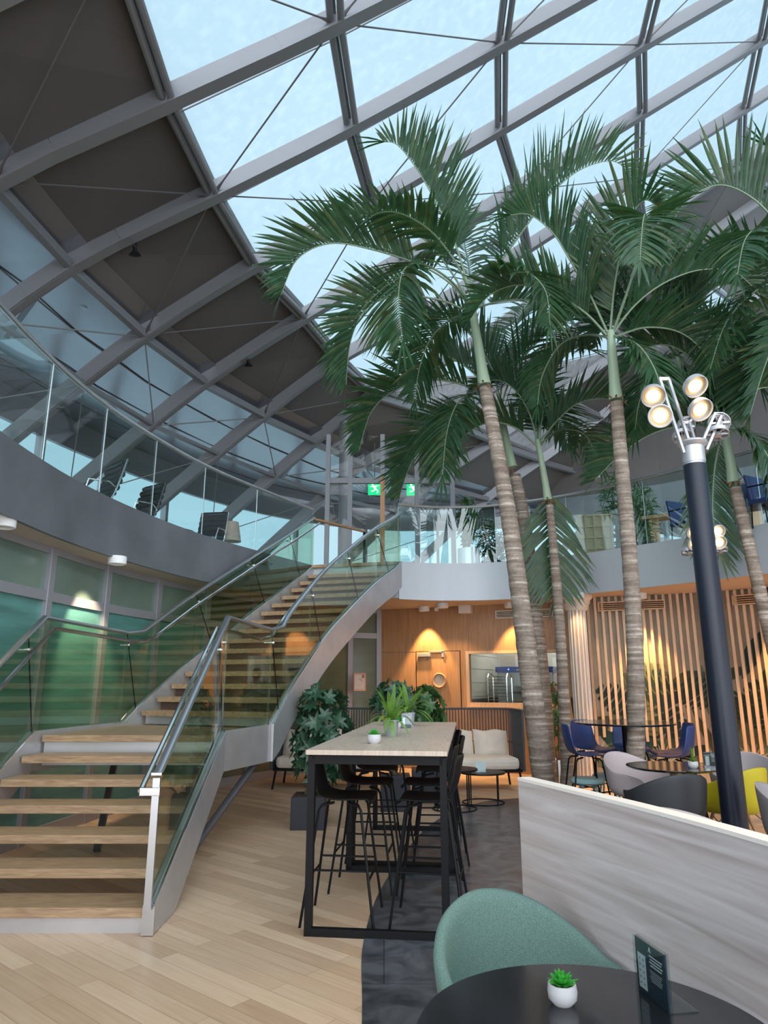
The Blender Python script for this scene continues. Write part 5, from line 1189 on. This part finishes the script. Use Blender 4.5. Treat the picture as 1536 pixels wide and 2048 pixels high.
b = MB(); b.lathe([(.12, 0), (.02, .02), (.015, .55)], (p.x, p.y, FZ), 16); b.build('stand', 'chrome', t, smooth=True)
b = MB(); b.lathe([(.17, .5), (.11, .85)], (p.x, p.y, FZ), 24); b.build('shade', 'shade', t, smooth=True)
def side_thing(px, y_, fn): p = aty(px, 1000, y_); return V((p.x, p.y, FZ))
# metal planter with plants on the far gallery
p = side_thing(934, 12.3, 0); t = thing('potted_ficus', 'leafy green plant in a round brushed metal planter on the far gallery', 'plant', p)
b = MB(); b.lathe([(.20, 0), (.20, .42), (.185, .42), (.18, .38)], p, 32); b.build('planter', 'stainless', t, smooth=True)
foliage('foliage', p+V((0, 0, .92)), (.22, .22, .50), 120, .08, .035, 'leafm', t, 11, 5, .5, 5, p+V((0, 0, .4)))
p = side_thing(985, 12.5, 0); t = thing('potted_shrub', 'dark shrub right of the metal planter on the far gallery', 'plant', p)
b = MB(); b.box(p+V((0, 0, .1)), (.5, .4, .2)); b.build('planter', 'anthr', t)
foliage('foliage', p+V((0, 0, .62)), (.36, .3, .45), 110, .10, .03, 'leafd', t, 12, 5, .6, 5, p+V((0, 0, .2)))
# lattice planter and bamboo
p = side_thing(1183, 11.6, 0); t = thing('lattice_planter', 'pale wooden lattice planter box on the far gallery', 'planter', p, -.25)
b = MB(); b.box((0, 0, .42), (.56, .5, .84)); b.build('box', 'lattice', t, world=False)
for k in range(5): b = MB(); b.box((0, -.265, .06+.19*k), (.60, .03, .03)); b.build('lattice_bar', 'lattice', t, world=False); b = MB(); b.box((-.28+.14*k, -.265, .42), (.03, .03, .84)); b.build('lattice_bar', 'lattice', t, world=False)
for px, y_, h_, lab, sd in ((1235, 11.6, 1.7, 'tall bamboo plant on the far gallery right of the lattice planter', 21), (1275, 11.2, 1.35, 'shorter bamboo plant beside the tall one on the far gallery', 22)):
    p = side_thing(px, y_, 0); t = thing('potted_bamboo', lab, 'plant', p)
    b = MB(); b.box(p+V((0, 0, .15)), (.4, .36, .3)); b.build('planter', 'anthr', t)
    foliage('foliage', p+V((0, 0, h_*.55)), (.32, .28, h_*.5), 150, .16, .022, 'leafm', t, sd, 4, .7, 10, p+V((0, 0, .3)))
# timber counter beams with posts
for x0_, y0_, x1_, y1_, ya, lab in ((1285, 1040, 1372, 1023, 11.2, 'pale timber bench top on the far gallery, left of the dark lamp post'), (1478, 1012, 1600, 990, 10.0, 'pale timber bench top on the far gallery, at the right edge')):
    a_ = aty(x0_, y0_, ya); c_ = aty(x1_, y1_, ya-.4); t = thing('timber_counter', lab, 'counter', V((a_.x, a_.y, FZ)))
    b = MB(); b.beam(a_, V((c_.x, c_.y, a_.z)), .32, .055); b.build('top', 'timberl', t, bevel=.004)
    q = a_.lerp(V((c_.x, c_.y, a_.z)), .22); b = MB(); b.box((q.x, q.y, (FZ+a_.z)/2), (.16, .16, a_.z-FZ)); b.build('post', 'timberl', t)
for px, y_, rz, lab in ((1375, 9.9, .4, 'blue chair on the far gallery, half hidden by the lamp post'), (1500, 8.9, -.6, 'dark blue armchair on the far gallery near the right edge'), (1545, 8.6, .5, 'dark blue armchair on the far gallery at the right edge')):
    p = side_thing(px, y_, 0); t = thing('gallery_chair', lab, 'chair', p, rz, 'dark blue chairs on the far gallery')
    b = MB(); b.box((0, 0, .43), (.5, .5, .07)); b.build('seat', 'bluep', t, world=False, bevel=.02)
    b = MB(); b.box((0, .24, .68), (.5, .05, .46), R=Matrix.Rotation(-.15, 3, 'X')); b.build('backrest', 'bluep', t, world=False, bevel=.02)
    t.scale = (.8, .8, .8)
    for sx_ in (-1, 1):
        b = MB(); b.tube([(sx_*.26, -.2, .4), (sx_*.27, -.2, .66), (sx_*.27, .22, .68)], .014, 6); b.build('armrest', 'black', t, world=False, smooth=True)
        for sy in (-1, 1): b = MB(); b.tube([(sx_*.22, sy*.22, .42), (sx_*.24, sy*.24, 0)], .012, 6); b.build('leg', 'black', t, world=False)
# lift / glass box by the stair head with orange lit frame, exit signs
for px, py, ya, lab in ((749, 976, 15.5, 'green running man exit sign, left of the two under the upper ceiling'), (826, 977, 15.5, 'green running man exit sign, right of the two, beside the palm frond')):
    p = aty(px, py, ya); t = thing('exit_sign', lab, 'sign', p, 0, 'exit signs')
    b = MB(); b.box(p, (.30, .03, .34)); b.build('panel', 'exitg', t)
    q = p+V((0, -.018, 0)); b = MB(); b.tube([q+V((-.02, 0, .03)), q+V((.03, 0, -.03))], .022, 6); b.lathe([(.025, -.003), (.025, .003)], q+V((-.045, 0, .09)), 10, Matrix.Rotation(math.pi/2, 3, 'X'))
    b.tube([q+V((.03, 0, -.03)), q+V((.08, 0, -.08)), q+V((.06, 0, -.13))], .014, 5); b.tube([q+V((.03, 0, -.03)), q+V((-.03, 0, -.08)), q+V((-.08, 0, -.08))], .014, 5)
    b.tube([q+V((-.03, 0, .05)), q+V((.04, 0, .03)), q+V((.08, 0, .06))], .011, 5); b.tube([q+V((-.03, 0, .05)), q+V((-.09, 0, .02))], .011, 5); b.build('running_figure', 'exitw', t)
    b = MB(); b.tube([p+V((0, 0, .17)), V((p.x, p.y, 7.0))], .01, 5); b.build('hanger', 'steeld', t)
t = thing('glass_screen', 'glass entrance screen with steel posts behind the stair head upstairs', 'screen', aty(755, 1000, 15.0).xy.to_3d()+V((0, 0, FZ)))
q = [aty(px, 1000, 15.) for px in (655, 700, 765, 834, 905)]; q = [V((a_.x, a_.y, FZ)) for a_ in q]
b = MB(); b.strip(q, FZ, 7.0); b.build('glass', 'glass', t)
for a_ in q: b = MB(); b.box(a_+V((0, 0, 1.8)), (.10, .14, 3.6)); b.build('post', 'steel', t)
b = MB(); b.beam(q[0]+V((0, 0, 2.5)), q[-1]+V((0, 0, 2.5)), .1, .12); b.build('transom', 'steel', t)
b = MB(); b.beam(q[2]+V((0, -.08, .1)), q[2]+V((0, -.08, 2.6)), .1, .03, (0, 1, 0)); b.build('timber_post', 'dowel', t)
for px, ya, lab in ((690, 16.5, 'thick grey round column upstairs behind the stair head'),):
    p = side_thing(px, ya, 0); b = MB(); b.lathe([(.16, FZ), (.16, 7.9)], (p.x, p.y, 0), 24); tag(b.build('round_column', 'steel', smooth=True), lab, 'column')
